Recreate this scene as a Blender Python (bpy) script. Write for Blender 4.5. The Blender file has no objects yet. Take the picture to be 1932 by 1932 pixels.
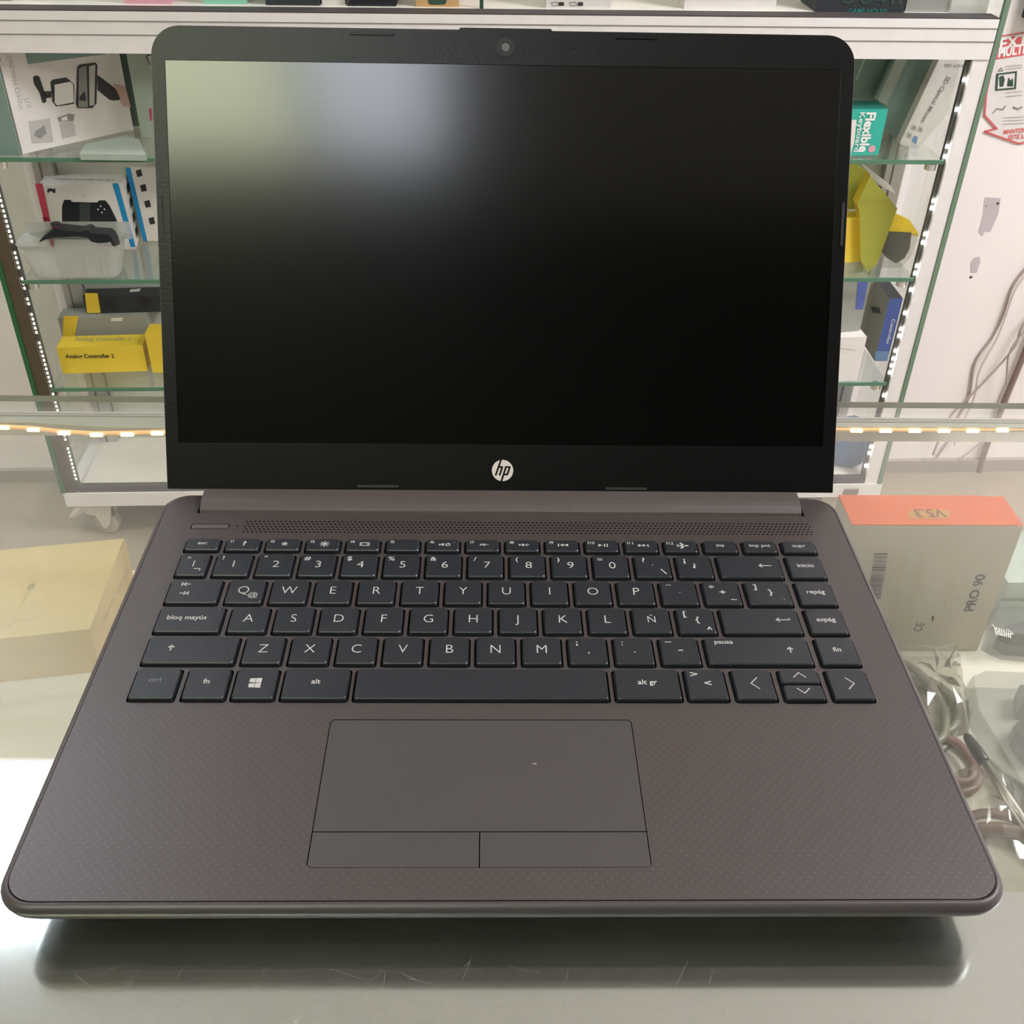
import bpy, bmesh, math, random
from mathutils import Vector, Matrix
random.seed(7)
SC = bpy.context.scene
COL = SC.collection
MM = 0.001

# ------------------------------------------------------------------ camera
F_PX = 2004.09; PITCH = math.radians(35.996); YAW = math.radians(1.533); ROLL = math.radians(1.214)
CAM = Vector((-6.42, -196.45, 314.52)) * MM
cp, sp, cy, sy = math.cos(PITCH), math.sin(PITCH), math.cos(YAW), math.sin(YAW)
FWD = Vector((sy*cp, cy*cp, -sp)); _r = Vector((cy, -sy, 0)); _u = _r.cross(FWD)
RIGHT = math.cos(ROLL)*_r + math.sin(ROLL)*_u
UP = -math.sin(ROLL)*_r + math.cos(ROLL)*_u
cd = bpy.data.cameras.new('camera'); cam = bpy.data.objects.new('camera', cd); COL.objects.link(cam)
cd.sensor_fit = 'HORIZONTAL'; cd.sensor_width = 36; cd.lens = 36*F_PX/1932; cd.clip_start = 0.02; cd.clip_end = 50
cam.matrix_world = Matrix.Translation(CAM) @ Matrix((RIGHT, UP, -FWD)).transposed().to_4x4()
SC.camera = cam

# ------------------------------------------------------------------ world, exposure
w = bpy.data.worlds.new('world'); SC.world = w; w.use_nodes = True
w.node_tree.nodes['Background'].inputs[0].default_value = (0.9, 0.95, 1, 1)
w.node_tree.nodes['Background'].inputs[1].default_value = 0.05
SC.view_settings.view_transform = 'Standard'; SC.view_settings.look = 'None'
SC.view_settings.gamma = 1; SC.view_settings.use_curve_mapping = False
SC.view_settings.exposure = 0.0
LAMP_A, LAMP_B, FILL_C, LAMP_D = 11.2, 14.0, 44.0, 2.0

# ------------------------------------------------------------------ materials
def lin(c):
    return tuple(((v/255)/12.92 if v/255 <= 0.04045 else ((v/255+0.055)/1.055)**2.4) for v in c) + (1,)
MATS = {}
def mat(name, col, rough=0.5, metal=0.0, spec=0.5, var=0.06, scale=40, emis=0, emcol=None, bump=0, bscale=800, alpha=None):
    m = bpy.data.materials.new(name); m.use_nodes = True; nt = m.node_tree; N = nt.nodes; L = nt.links
    b = N['Principled BSDF']; c = lin(col)
    tc = N.new('ShaderNodeTexCoord'); nz = N.new('ShaderNodeTexNoise'); nz.inputs['Scale'].default_value = scale
    nz.inputs['Detail'].default_value = 4
    L.new(tc.outputs['Object'], nz.inputs['Vector'])
    mx = N.new('ShaderNodeMix'); mx.data_type = 'RGBA'
    mx.inputs[6].default_value = tuple(max(0, v*(1-var)) for v in c[:3]) + (1,)
    mx.inputs[7].default_value = tuple(min(1, v*(1+var)) for v in c[:3]) + (1,)
    L.new(nz.outputs['Fac'], mx.inputs[0]); L.new(mx.outputs[2], b.inputs['Base Color'])
    b.inputs['Roughness'].default_value = rough; b.inputs['Metallic'].default_value = metal
    b.inputs['Specular IOR Level'].default_value = spec
    if emis:
        b.inputs['Emission Color'].default_value = lin(emcol or col); b.inputs['Emission Strength'].default_value = emis
    if bump:
        n2 = N.new('ShaderNodeTexNoise'); n2.inputs['Scale'].default_value = bscale; L.new(tc.outputs['Object'], n2.inputs['Vector'])
        bp = N.new('ShaderNodeBump'); bp.inputs['Strength'].default_value = bump; bp.inputs['Distance'].default_value = 0.0003
        L.new(n2.outputs['Fac'], bp.inputs['Height']); L.new(bp.outputs[0], b.inputs['Normal'])
    if alpha is not None: b.inputs['Alpha'].default_value = alpha
    MATS[name] = m; return m

def glassmat(name, tint, haze=0.02, hazecol=(220, 225, 215), f0=0.04, rough=0.0, hscale=6):
    """clear sheet: transparent body, angle dependent mirror, a little dust"""
    m = bpy.data.materials.new(name); m.use_nodes = True; nt = m.node_tree; N = nt.nodes; L = nt.links
    N.remove(N['Principled BSDF']); out = N['Material Output']
    tr = N.new('ShaderNodeBsdfTransparent'); tr.inputs[0].default_value = tuple(tint) + (1,)
    gl = N.new('ShaderNodeBsdfGlossy'); gl.inputs['Roughness'].default_value = rough; gl.inputs[0].default_value = (1, 1, 1, 1)
    lw = N.new('ShaderNodeLayerWeight'); lw.inputs[0].default_value = 0.5
    p = N.new('ShaderNodeMath'); p.operation = 'POWER'; p.inputs[1].default_value = 5; L.new(lw.outputs['Facing'], p.inputs[0])
    a = N.new('ShaderNodeMath'); a.operation = 'MULTIPLY_ADD'; a.inputs[1].default_value = 1-f0; a.inputs[2].default_value = f0
    L.new(p.outputs[0], a.inputs[0])
    df = N.new('ShaderNodeBsdfDiffuse'); df.inputs[0].default_value = lin(hazecol)
    tc = N.new('ShaderNodeTexCoord'); nz = N.new('ShaderNodeTexNoise'); nz.inputs['Scale'].default_value = hscale; nz.inputs['Detail'].default_value = 6
    L.new(tc.outputs['Object'], nz.inputs['Vector'])
    h = N.new('ShaderNodeMath'); h.operation = 'MULTIPLY'; h.inputs[1].default_value = haze*2; L.new(nz.outputs['Fac'], h.inputs[0])
    m1 = N.new('ShaderNodeMixShader'); L.new(h.outputs[0], m1.inputs[0]); L.new(tr.outputs[0], m1.inputs[1]); L.new(df.outputs[0], m1.inputs[2])
    m2 = N.new('ShaderNodeMixShader'); L.new(a.outputs[0], m2.inputs[0]); L.new(m1.outputs[0], m2.inputs[1]); L.new(gl.outputs[0], m2.inputs[2])
    L.new(m2.outputs[0], out.inputs[0]); MATS[name] = m; return m

def deckmat(name, col):
    """dark plastic with a faint lattice of tiny printed crosses"""
    m = mat(name, col, rough=0.38, spec=0.6, var=0.05, scale=900)
    nt = m.node_tree; N = nt.nodes; L = nt.links; b = N['Principled BSDF']
    base = b.inputs['Base Color'].links[0].from_socket
    tc = N.new('ShaderNodeTexCoord'); sx = N.new('ShaderNodeSeparateXYZ'); L.new(tc.outputs['Object'], sx.inputs[0])
    def M(op, a, bb=None, c=None):
        n = N.new('ShaderNodeMath'); n.operation = op
        for i, v in enumerate((a, bb, c)):
            if v is None: continue
            if isinstance(v, (int, float)): n.inputs[i].default_value = v
            else: L.new(v, n.inputs[i])
        return n.outputs[0]
    P = 0.0034
    def cross(ox, oy):
        fx = M('ABSOLUTE', M('SUBTRACT', M('FRACT', M('ADD', M('DIVIDE', sx.outputs[0], P), ox)), 0.5))
        fy = M('ABSOLUTE', M('SUBTRACT', M('FRACT', M('ADD', M('DIVIDE', sx.outputs[1], P), oy)), 0.5))
        h = M('MULTIPLY', M('LESS_THAN', fx, 0.13), M('LESS_THAN', fy, 0.03))
        v = M('MULTIPLY', M('LESS_THAN', fx, 0.03), M('LESS_THAN', fy, 0.13))
        return M('MAXIMUM', h, v)
    k = M('MAXIMUM', cross(0, 0), cross(0.5, 0.5))
    front = M('LESS_THAN', sx.outputs[1], 0.086 - 0.113)
    k = M('MULTIPLY', k, front)
    mx = N.new('ShaderNodeMix'); mx.data_type = 'RGBA'; L.new(M('MULTIPLY', k, 0.1), mx.inputs[0]); L.new(base, mx.inputs[6]); mx.inputs[7].default_value = lin((165, 160, 158))
    L.new(mx.outputs[2], b.inputs['Base Color'])
    L.new(M('MULTIPLY_ADD', k, 0.0, 0.38), b.inputs['Roughness'])
    return m

deckmat('deck_plastic', (61, 53, 51))
mat('case_plastic', (64, 57, 56), 0.4, bump=0.15)
mat('hinge_plastic', (74, 66, 63), 0.42, bump=0.3)
mat('key_plastic', (30, 32, 36), 0.4, spec=0.5, bump=0.15)
mat('legend', (176, 172, 166), 0.6)
mat('legend_dim', (112, 114, 116), 0.6)
mat('pad_plastic', (64, 60, 60), 0.36, bump=0.05)
mat('bezel', (8, 7, 7), 0.36, spec=0.3, bump=0.2)
mat('screen', (3, 3, 2), 0.16, spec=0.6)
mat('black', (9, 9, 10), 0.5)
mat('gap', (4, 4, 4), 0.9, spec=0.1)
mat('lens', (96, 94, 94), 0.4)
mat('logo_silver', (225, 212, 205), 0.35, metal=0.0)
mat('rubber', (38, 38, 40), 0.7)
mat('bumper_grey', (40, 38, 36), 0.6)
mat('power_plastic', (78, 72, 70), 0.4)
mat('aluminium', (200, 198, 194), 0.32, metal=0.55, var=0.04)
mat('strip_metal', (226, 230, 232), 0.11, metal=1.0, var=0.05, scale=15)
mat('white_rail', (234, 229, 226), 0.4)
mat('aluminium_dark_reflection', (96, 84, 70), 0.4, metal=0.3)  # left aluminium post, its dark brownish reflection put into the colour
mat('shelf_white', (228, 222, 210), 0.5, scale=12)
mat('groove', (120, 112, 106), 0.8)
mat('gasket', (70, 64, 62), 0.7)
mat('back_board', (206, 206, 196), 0.6, scale=5)
mat('wall_paint', (244, 236, 232), 0.85, var=0.04, scale=2.5, bump=0.2, bscale=60)
mat('wall_dark', (30, 27, 24), 0.85, scale=3)
mat('ceiling_paint', (236, 236, 234), 0.9, scale=2)
mat('floor_tile', (158, 146, 126), 0.35, scale=3, var=0.08)
mat('skirting', (160, 150, 140), 0.6)
mat('glass_edge', (88, 128, 104), 0.3)
mat('glass_edge_soft', (120, 124, 104), 0.4)
mat('glass_edge_dark', (46, 100, 60), 0.3)
mat('glass_edge_grey', (112, 136, 114), 0.3)
mat('rear_channel', (150, 152, 136), 0.35, metal=0.2)
mat('underside', (20, 20, 22), 0.6)
mat('led_soft', (235, 235, 220), 0.4, emis=2.2, emcol=(245, 245, 225))
mat('led', (255, 255, 255), 0.4, emis=14, emcol=(255, 255, 248))
mat('led_tape', (88, 88, 84), 0.5)
mat('led_tape_gold', (222, 172, 110), 0.4, emis=0.35, emcol=(255, 190, 110))
mat('led_warm', (255, 230, 180), 0.4, emis=9, emcol=(255, 216, 130))
mat('diffuser', (255, 255, 255), 0.5, emis=LAMP_A, emcol=(248, 255, 216))
mat('diffuser_a', (255, 255, 255), 0.5, emis=LAMP_A*1.0, emcol=(236, 243, 255))
mat('diffuser_b', (255, 255, 255), 0.5, emis=LAMP_B, emcol=(232, 243, 255))
mat('diffuser_fill', (255, 255, 255), 0.5, emis=FILL_C, emcol=(248, 248, 255))
mat('diffuser_d', (255, 255, 255), 0.5, emis=LAMP_D, emcol=(225, 238, 255))
mat('card_white', (226, 220, 215), 0.55); mat('card_cream', (206, 184, 126), 0.55); mat('card_grey', (168, 162, 140), 0.55)
mat('card_greyer', (150, 150, 142), 0.55)
mat('card_orange', (192, 86, 34), 0.5); mat('card_yellow', (232, 200, 62), 0.5); mat('card_olive', (168, 166, 66), 0.5)
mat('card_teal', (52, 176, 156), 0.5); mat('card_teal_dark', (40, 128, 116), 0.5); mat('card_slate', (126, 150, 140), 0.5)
mat('card_pale_teal', (186, 212, 200), 0.5)
mat('card_red', (200, 70, 92), 0.5); mat('card_blue', (20, 140, 200), 0.5); mat('card_navy', (86, 104, 172), 0.5)
mat('card_lightblue', (120, 150, 190), 0.5)
mat('card_dark', (46, 50, 54), 0.5); mat('card_green', (150, 190, 110), 0.5); mat('card_tan', (196, 158, 106), 0.6)
mat('card_pink', (220, 160, 176), 0.5); mat('card_mint', (140, 200, 174), 0.5)
mat('dark_green', (52, 78, 66), 0.5)
mat('card_sage', (170, 182, 170), 0.5)
mat('card_moss', (92, 112, 98), 0.5)
mat('ink', (52, 50, 50), 0.7); mat('ink_grey', (140, 138, 134), 0.7); mat('ink_faint', (188, 184, 180), 0.7)
mat('ink_olive', (168, 160, 118), 0.7); mat('ink_cream', (196, 180, 136), 0.7)
mat('ink_white', (238, 238, 234), 0.7); mat('skin_print', (202, 168, 156), 0.7); mat('ink_red', (214, 96, 96), 0.7)
mat('pill_yellow', (172, 124, 52), 0.5); mat('ink_orange', (110, 58, 26), 0.6)
mat('controller_black', (34, 36, 42), 0.35); mat('stick_red', (196, 60, 90), 0.4); mat('stick_blue', (50, 150, 180), 0.4)
mat('cloudy_plastic', (206, 208, 200), 0.3, alpha=0.5)
mat('cable_grey', (112, 112, 96), 0.35); mat('cable_brown', (120, 88, 80), 0.35); mat('cable_white', (214, 204, 198), 0.5)
mat('cable_taupe', (178, 162, 156), 0.5); mat('pipe_brown', (138, 118, 112), 0.5)
mat('chrome', (225, 225, 220), 0.2, metal=0.9)
mat('plastic_dark', (26, 29, 31), 0.4); mat('plastic_slate', (62, 68, 66), 0.4)
mat('caster_white', (214, 206, 190), 0.5); mat('caster_grey', (170, 162, 146), 0.5)
mat('plaster_grey', (196, 186, 188), 0.9); mat('speck', (90, 80, 80), 0.9)
mat('scratch', (222, 220, 205), 0.6, alpha=0.26)
mat('blue_bag', (86, 116, 156), 0.5)
glassmat('counter_glass', (0.972, 0.975, 0.957), haze=0.02, hazecol=(205, 202, 185))
glassmat('shelf_glass', (0.95, 0.97, 0.955), haze=0.04, hazecol=(190, 214, 196))
glassmat('side_glass', (0.95, 0.97, 0.95), haze=0.02)
glassmat('clear_film', (0.90, 0.90, 0.87), haze=0.07, hazecol=(200, 196, 184), rough=0.2, f0=0.07, hscale=30)
glassmat('cloudy_film', (0.86, 0.87, 0.86), haze=0.2, hazecol=(205, 206, 202), rough=0.12, f0=0.06, hscale=10)
glassmat('matte_clear', (0.9, 0.9, 0.88), haze=0.1, rough=0.2)

# ------------------------------------------------------------------ pixel ray -> real surface
def ray(px, py):
    return (((px-966)/F_PX)*RIGHT - ((py-966)/F_PX)*UP + FWD).normalized()
class Face:                                           # a plane in the place, p0 + normal
    def __init__(s, p0, n): s.p0 = Vector(p0); s.n = Vector(n).normalized()
    def pt(s, px, py, off=0.0):
        d = ray(px, py); nn = s.n if s.n.dot(d) < 0 else -s.n
        p0 = s.p0 + nn*off
        return CAM + d*((p0-CAM).dot(s.n)/d.dot(s.n))
def onz(px, py, z): return Face((0, 0, z), (0, 0, 1)).pt(px, py)

# ------------------------------------------------------------------ mesh builder
def text_mesh(s, thin=0.0, align='CENTER'):
    cu = bpy.data.curves.new('t', 'FONT'); cu.body = s; cu.align_x = align; cu.align_y = 'CENTER' if align == 'CENTER' else 'BOTTOM_BASELINE'
    cu.size = 1; cu.offset = thin; cu.resolution_u = 3
    o = bpy.data.objects.new('t', cu); COL.objects.link(o)
    dg = bpy.context.evaluated_depsgraph_get(); me = bpy.data.meshes.new_from_object(o.evaluated_get(dg))
    bpy.data.objects.remove(o); bpy.data.curves.remove(cu)
    return me
def rrect(x0, y0, x1, y1, r, n=4, corners=(1, 1, 1, 1)):
    pts = []
    for k, (cx, cy_, a) in enumerate(((x1-r, y1-r, 0), (x0+r, y1-r, 90), (x0+r, y0+r, 180), (x1-r, y0+r, 270))):
        if corners[k]:
            for i in range(n+1):
                t = math.radians(a+90*i/n); pts.append((cx+r*math.cos(t), cy_+r*math.sin(t)))
        else: pts.append(((x1, x0, x0, x1)[k], (y1, y1, y0, y0)[k]))
    return pts
class MB:
    def __init__(s, M=None): s.bm = bmesh.new(); s.mats = []; s.M = M or Matrix.Identity(4)
    def slot(s, m):
        if m not in s.mats: s.mats.append(m)
        return s.mats.index(m)
    def v(s, p): return s.bm.verts.new(s.M @ Vector(p))
    def f(s, vs, m, smooth=False):
        try: fc = s.bm.faces.new(vs)
        except ValueError: return None
        fc.material_index = s.slot(m); fc.smooth = smooth; return fc
    def poly(s, pts, m): return s.f([s.v(p) for p in pts], m)
    def loft(s, loops, m, close=True, cap0=True, cap1=True, smooth=False, mcap=None):
        L = [[s.v(p) for p in lp] for lp in loops]; n = len(L[0])
        for a, b in zip(L, L[1:]):
            for i in range(n if close else n-1):
                s.f([a[i], a[(i+1) % n], b[(i+1) % n], b[i]], m, smooth)
        if cap0: s.f(L[0][::-1], m)
        if cap1: s.f(L[-1], mcap or m)
        return L
    def prism(s, pts, z0, z1, m, bev=0, mcap=None):
        loops = [[(x, y, z0) for x, y in pts]]
        if bev:
            c = Vector((sum(p[0] for p in pts)/len(pts), sum(p[1] for p in pts)/len(pts)))
            def ins(b):
                o = []
                for x, y in pts:
                    o.append((x-math.copysign(min(b, abs(x-c.x)), x-c.x), y-math.copysign(min(b, abs(y-c.y)), y-c.y)))
                return o
            loops += [[(x, y, z1-bev) for x, y in pts], [(x, y, z1-bev*0.3) for x, y in ins(bev*0.3)], [(x, y, z1) for x, y in ins(bev)]]
        else: loops.append([(x, y, z1) for x, y in pts])
        return s.loft(loops, m, mcap=mcap)
    def box(s, x0, x1, y0, y1, z0, z1, m, bev=0):
        return s.prism([(x0, y0), (x1, y0), (x1, y1), (x0, y1)], z0, z1, m, bev)
    def slab(s, pts, d, m, mback=None, medge=None):    # 3-D outline extruded by vector d
        a = [s.v(p) for p in pts]; b = [s.v(Vector(p)+d) for p in pts]; n = len(a)
        s.f(a, m); s.f(b[::-1], mback or m)
        for i in range(n): s.f([a[i], b[i], b[(i+1) % n], a[(i+1) % n]], medge or m)
    def tube(s, path, r, m, n=8, smooth=True):
        P = [Vector(p) for p in path]; loops = []; prev = None
        for i, p in enumerate(P):
            t = (P[min(i+1, len(P)-1)]-P[max(i-1, 0)]).normalized()
            if prev is None: u = t.orthogonal().normalized()
            else: u = (prev - prev.dot(t)*t).normalized()
            prev = u; w_ = t.cross(u); rr = r[i] if isinstance(r, (list, tuple)) else r
            loops.append([p+rr*(math.cos(2*math.pi*k/n)*u+math.sin(2*math.pi*k/n)*w_) for k in range(n)])
        s.loft(loops, m, smooth=smooth)
    def disc(s, c, r, m, n=16, u=(1, 0, 0), v=(0, 1, 0)):
        c, u, v = Vector(c), Vector(u), Vector(v)
        s.poly([c+r*(math.cos(2*math.pi*k/n)*u+math.sin(2*math.pi*k/n)*v) for k in range(n)], m)
    def stroke(s, pts, wd, m):                         # flat line in this builder's own xy at z
        P = [Vector(p) for p in pts]
        for a, b in zip(P, P[1:]):
            t = (b-a); nrm = Vector((-t.y, t.x, 0)).normalized()*wd/2; e = t.normalized()*wd*0.3
            s.poly([a-e-nrm, b+e-nrm, b+e+nrm, a-e+nrm], m)
    def stroke3(s, pts, wd, n, m):                     # flat line on any plane with normal n
        P = [Vector(p) for p in pts]
        for a, b in zip(P, P[1:]):
            t = (b-a)
            if t.length < 1e-6: continue
            nrm = t.cross(Vector(n)).normalized()*wd/2; e = t.normalized()*wd*0.2
            s.poly([a-e-nrm, b+e-nrm, b+e+nrm, a-e+nrm], m)
    def text(s, txt, T, m, thin=0.0, align='CENTER', fit=None):
        me = text_mesh(txt, thin, align)
        if not me.vertices: return
        xs = [v.co.x for v in me.vertices]
        if fit:
            k = fit/max(1e-6, max(xs)-min(xs)); T = T @ Matrix.Scale(k, 4) @ Matrix.Translation((-min(xs), 0, 0)) if align == 'LEFT' else T @ Matrix.Scale(k, 4)
        vs = [s.v(T @ v.co) for v in me.vertices]
        for p in me.polygons: s.f([vs[i] for i in p.vertices], m)
        bpy.data.meshes.remove(me)
    def text3(s, txt, a, b, n, m, thin=0.0, hs=1.0, flip=False):   # baseline from a to b on plane with normal n
        a, b, n = Vector(a), Vector(b), Vector(n).normalized()
        x = (b-a); w_ = x.length; x.normalize(); y = n.cross(x)
        me = text_mesh(txt, thin, 'LEFT'); xs = [v.co.x for v in me.vertices]; x0 = min(xs); k = w_/(max(xs)-x0)
        vs = [s.v(a+x*((v.co.x-x0)*k)+y*(v.co.y*k*hs*(-1 if flip else 1))) for v in me.vertices]
        for p in me.polygons: s.f([vs[i] for i in p.vertices], m)
        bpy.data.meshes.remove(me)
    def build(s, name, parent=None, recalc=True, at=None):
        bm = s.bm
        if recalc: bmesh.ops.recalc_face_normals(bm, faces=bm.faces)
        co = [v.co for v in bm.verts]
        lo = Vector([min(c[i] for c in co) for i in range(3)]); hi = Vector([max(c[i] for c in co) for i in range(3)])
        org = at if at is not None else Vector(((lo.x+hi.x)/2, (lo.y+hi.y)/2, lo.z))
        for v in bm.verts: v.co -= org
        me = bpy.data.meshes.new(name); bm.to_mesh(me); bm.free()
        for k in s.mats: me.materials.append(MATS[k])
        o = bpy.data.objects.new(name, me); COL.objects.link(o)
        if parent:
            o.parent = parent; o.location = org - WORLD[parent.name]
        else: o.location = org
        WORLD[o.name] = org.copy()
        return o
WORLD = {}
def tag(o, label, cat, group=None, kind=None):
    o['label'] = label; o['category'] = cat
    if group: o['group'] = group
    if kind: o['kind'] = kind
    return o
def thing(name, loc, label, cat, group=None):
    o = bpy.data.objects.new(name, None); o.empty_display_size = 0.02; COL.objects.link(o); o.location = loc; WORLD[o.name] = Vector(loc)
    return tag(o, label, cat, group)
def struct(o): o['kind'] = 'structure'; return o

# ------------------------------------------------------------------ cabinet frame of reference
TH = math.atan(0.031)
CABM = Matrix.Translation((0, 1.510, 0)) @ Matrix.Rotation(TH, 4, 'Z')
def CW(x, y, z): return CABM @ Vector((x, y, z))
CN = (CABM.to_3x3() @ Vector((0, -1, 0)))              # out of the cabinet front, to the viewer
CX = (CABM.to_3x3() @ Vector((1, 0, 0)))
def cface(dy): return Face(CW(0, dy, 0), CN)
FLOOR = -0.98; WALL = 0.215; CEIL = 1.75

# ================================================================== STRUCTURE
m = MB(); m.box(-2.8, 2.6, -1.95, 2.1, FLOOR-0.05, FLOOR, 'floor_tile')
struct(m.build('floor'))
m = MB(); m.box(-2.8, 2.6, -1.95, 2.1, CEIL, CEIL+0.05, 'ceiling_paint'); struct(m.build('ceiling'))
m = MB(CABM); m.box(-3.0, 2.9, WALL, WALL+0.08, FLOOR, CEIL, 'wall_paint')
wf = cface(WALL)
def wblob(pts, mt, off=0.0006): m.poly([CABM.inverted() @ wf.pt(x, y, off) for x, y in pts], mt)
wblob([(1858, 372), (1888, 374), (1884, 402), (1873, 428), (1868, 438), (1858, 437), (1853, 446), (1846, 437), (1850, 425), (1855, 404)], 'plaster_grey')
wblob([(1838, 486), (1848, 484), (1850, 493), (1843, 514), (1831, 514), (1832, 495)], 'plaster_grey')
for x, y, r in ((1882.5, 384, .003), (1861, 389, .0015), (1832, 523, .003)):
    c = CABM.inverted() @ wf.pt(x, y, 0.0009); m.disc(c, r, 'speck', 8, (1, 0, 0), (0, 0, 1))
struct(m.build('wall_back'))
m = MB(CABM); m.box(-3.0, -0.86, WALL-0.012, WALL, FLOOR, FLOOR+0.03, 'skirting'); m.box(0.80, 2.9, WALL-0.012, WALL, FLOOR, FLOOR+0.03, 'skirting')
struct(m.build('baseboard_back'))
m = MB(); m.box(-2.85, -2.8, -1.95, 1.65, FLOOR, CEIL, 'wall_paint'); struct(m.build('wall_left'))
m = MB(); m.box(2.6, 2.65, -1.95, 1.8, FLOOR, CEIL, 'wall_paint'); struct(m.build('wall_right'))
m = MB(); m.box(-2.8, 2.6, -2.0, -1.95, FLOOR, CEIL, 'wall_dark'); struct(m.build('wall_front'))

def lamp(x0, x1, y0, y1, mt, label):
    t = thing('ceiling_light', ((x0+x1)/2, (y0+y1)/2, CEIL), label, 'ceiling light', 'ceiling light panels')
    fr = MB()
    for a in ((x0-.03, x1+.03, y0-.03, y0), (x0-.03, x1+.03, y1, y1+.03), (x0-.03, x0, y0, y1), (x1, x1+.03, y0, y1)):
        fr.box(*a, CEIL-0.04, CEIL, 'white_rail')
    fr.build('frame', t)
    d = MB(); d.box(x0, x1, y0, y1, CEIL-0.03, CEIL-0.001, mt); d.build('diffuser', t)
lamp(-1.75, -0.50, -1.66, -0.95, 'diffuser', 'large ceiling light panel behind the viewer, mirrored blurred at the left of the laptop screen')
lamp(-0.45, -0.14, -1.66, -0.95, 'diffuser_a', 'small cool ceiling light panel behind the viewer, right of the large one')
lamp(-1.9, -0.95, 1.14, 1.56, 'diffuser_b', 'ceiling light panel above the left end of the shelf cabinet')
lamp(1.3, 2.1, 0.10, 0.80, 'diffuser_fill', 'added unseen fill light panel right of the counter, brightening the right wall')  # added lamp to brighten the right wall, kept out of the glass reflections
lamp(-0.5, 0.6, -0.55, -0.15, 'diffuser_d', 'ceiling light panel straight above the counter edge')

# ================================================================== DISPLAY COUNTER
SH = -0.122
ct = thing('display_counter', (0, 0.15, FLOOR), 'glass-topped display counter under the open laptop, scratched glass over a lit shelf', 'display counter')
X0, X1 = -0.72, 0.78
m = MB(); m.box(X0, X1, -0.10, 0.3495, -0.004, 0.0, 'counter_glass')
for f in m.bm.faces:
    if abs(f.normal.z) < 0.5 or True:
        f.normal_update()
        if abs(f.normal.z) < 0.5: f.material_index = m.slot('glass_edge_soft')
m.build('glass_top', ct)
# front frame under the glass; its inner edge runs slightly skewed
m = MB()
m.slab([(X0, -0.10, -0.0065), (X1, -0.10, -0.0065), (X1, 0.0010, -0.0065), (0.172, 0.0222, -0.0065), (-0.177, 0.0362, -0.0065), (X0, 0.059, -0.0065)], Vector((0, 0, -0.02)), 'strip_metal')
m.build('front_rail', ct)
m = MB(); m.slab([(X0, 0.0595, -0.0215), (-0.177, 0.037, -0.0215), (0.02, 0.032, -0.0215), (0.02, 0.044, -0.0215), (-0.18, 0.053, -0.0215), (X0, 0.076, -0.0215)], Vector((0, 0, -0.004)), 'aluminium')
m.build('inner_rail', ct)
m = MB(); m.box(X0, X1, -0.10, 0.338, SH-0.018, SH, 'shelf_white'); m.build('shelf', ct)
m = MB()
m.slab([(X0, .3335, -.0075), (-.27, .3315, -.0075), (-.22, .3265, -.0075), (-.10, .3275, -.0075), (.2, .3335, -.0075), (X1, .336, -.0075), (X1, .3415, -.0075), (X0, .3415, -.0075)], Vector((0, 0, -.003)), 'rear_channel'); m.box(X0, X1, .3416, .3432, -.0225, -.0068, 'aluminium'); m.box(X0, X1, .3385, .3395, -.0075, -.0071, 'groove')
m.build('rear_rail', ct)
m = MB(); m.box(X0, X1, -0.10, -0.085, FLOOR, -0.0265, 'white_rail'); m.build('front_panel', ct)
for x in (X0, X1-0.025):
    m = MB(); m.box(x, x+0.025, 0.310, 0.335, FLOOR, -0.0225, 'aluminium'); m.build('post', ct)
for x in (X0+0.001, X1-0.006):
    m = MB(); m.box(x, x+0.005, -0.085, 0.31, SH-0.3, -0.0265, 'side_glass'); m.build('side_glass', ct)
m = MB(); m.box(X0, X1, -0.10, 0.30, FLOOR, FLOOR+0.08, 'white_rail'); m.build('base', ct)
# warm LED tape hanging under the rear of the glass
ZL = -0.0082
pa = [onz(x, y, ZL) for x, y in ((-160, 790), (0, 803), (60, 806), (110, 812), (175, 816), (240, 815), (310, 813), (600, 812), (1000, 812), (1560, 808), (1700, 809), (1932, 807), (2080, 806))]
m = MB()
for a, b in zip(pa, pa[1:]):
    m.slab([a+Vector((0, -.0014, 0)), b+Vector((0, -.0014, 0)), b+Vector((0, .0014, 0)), a+Vector((0, .0014, 0))], Vector((0, 0, -.001)), 'led_tape_gold')
def led_at(px, py):
    c = onz(px, py, ZL+0.0008); m.box(c.x-.0034, c.x+.0034, c.y-.0008, c.y+.0008, ZL-.0014, ZL+.0005, 'led_warm', bev=.0003)
for px, py in ((5, 803), (62, 807), (120, 813), (181, 816.5), (239, 816), (296, 813.5), (370, 813), (450, 812), (700, 812), (900, 812), (1100, 811), (1300, 810), (1500, 809), (1617, 808.5), (1672, 809), (1727, 809), (1782, 809), (1837, 809), (1893, 808), (-70, 797), (1990, 807)): led_at(px, py)
m.build('led_tape', ct)
m = MB()
rnd = random.Random(3)
def scratch(cx, cy_, L_, a, wd=0.0001):
    dx, dy = math.cos(a)*L_/2, math.sin(a)*L_/2; b_ = rnd.uniform(-.12, .12)*L_
    m.stroke3([(cx-dx, cy_-dy, 0.00012), (cx-dy*b_*20, cy_+dx*b_*20, 0.00012), (cx+dx, cy_+dy, 0.00012)], wd, (0, 0, 1), 'scratch')
for i in range(95): scratch(rnd.uniform(-.14, .07), rnd.uniform(-.034, -.008), rnd.uniform(.002, .012), rnd.choice([.5, .9, -.6, -.3, 1.4])+rnd.uniform(-.3, .3))
for i in range(60): scratch(rnd.uniform(-.32, -.17), rnd.uniform(.02, .34), rnd.uniform(.004, .02), rnd.uniform(0, 3.1), .0001)
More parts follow.
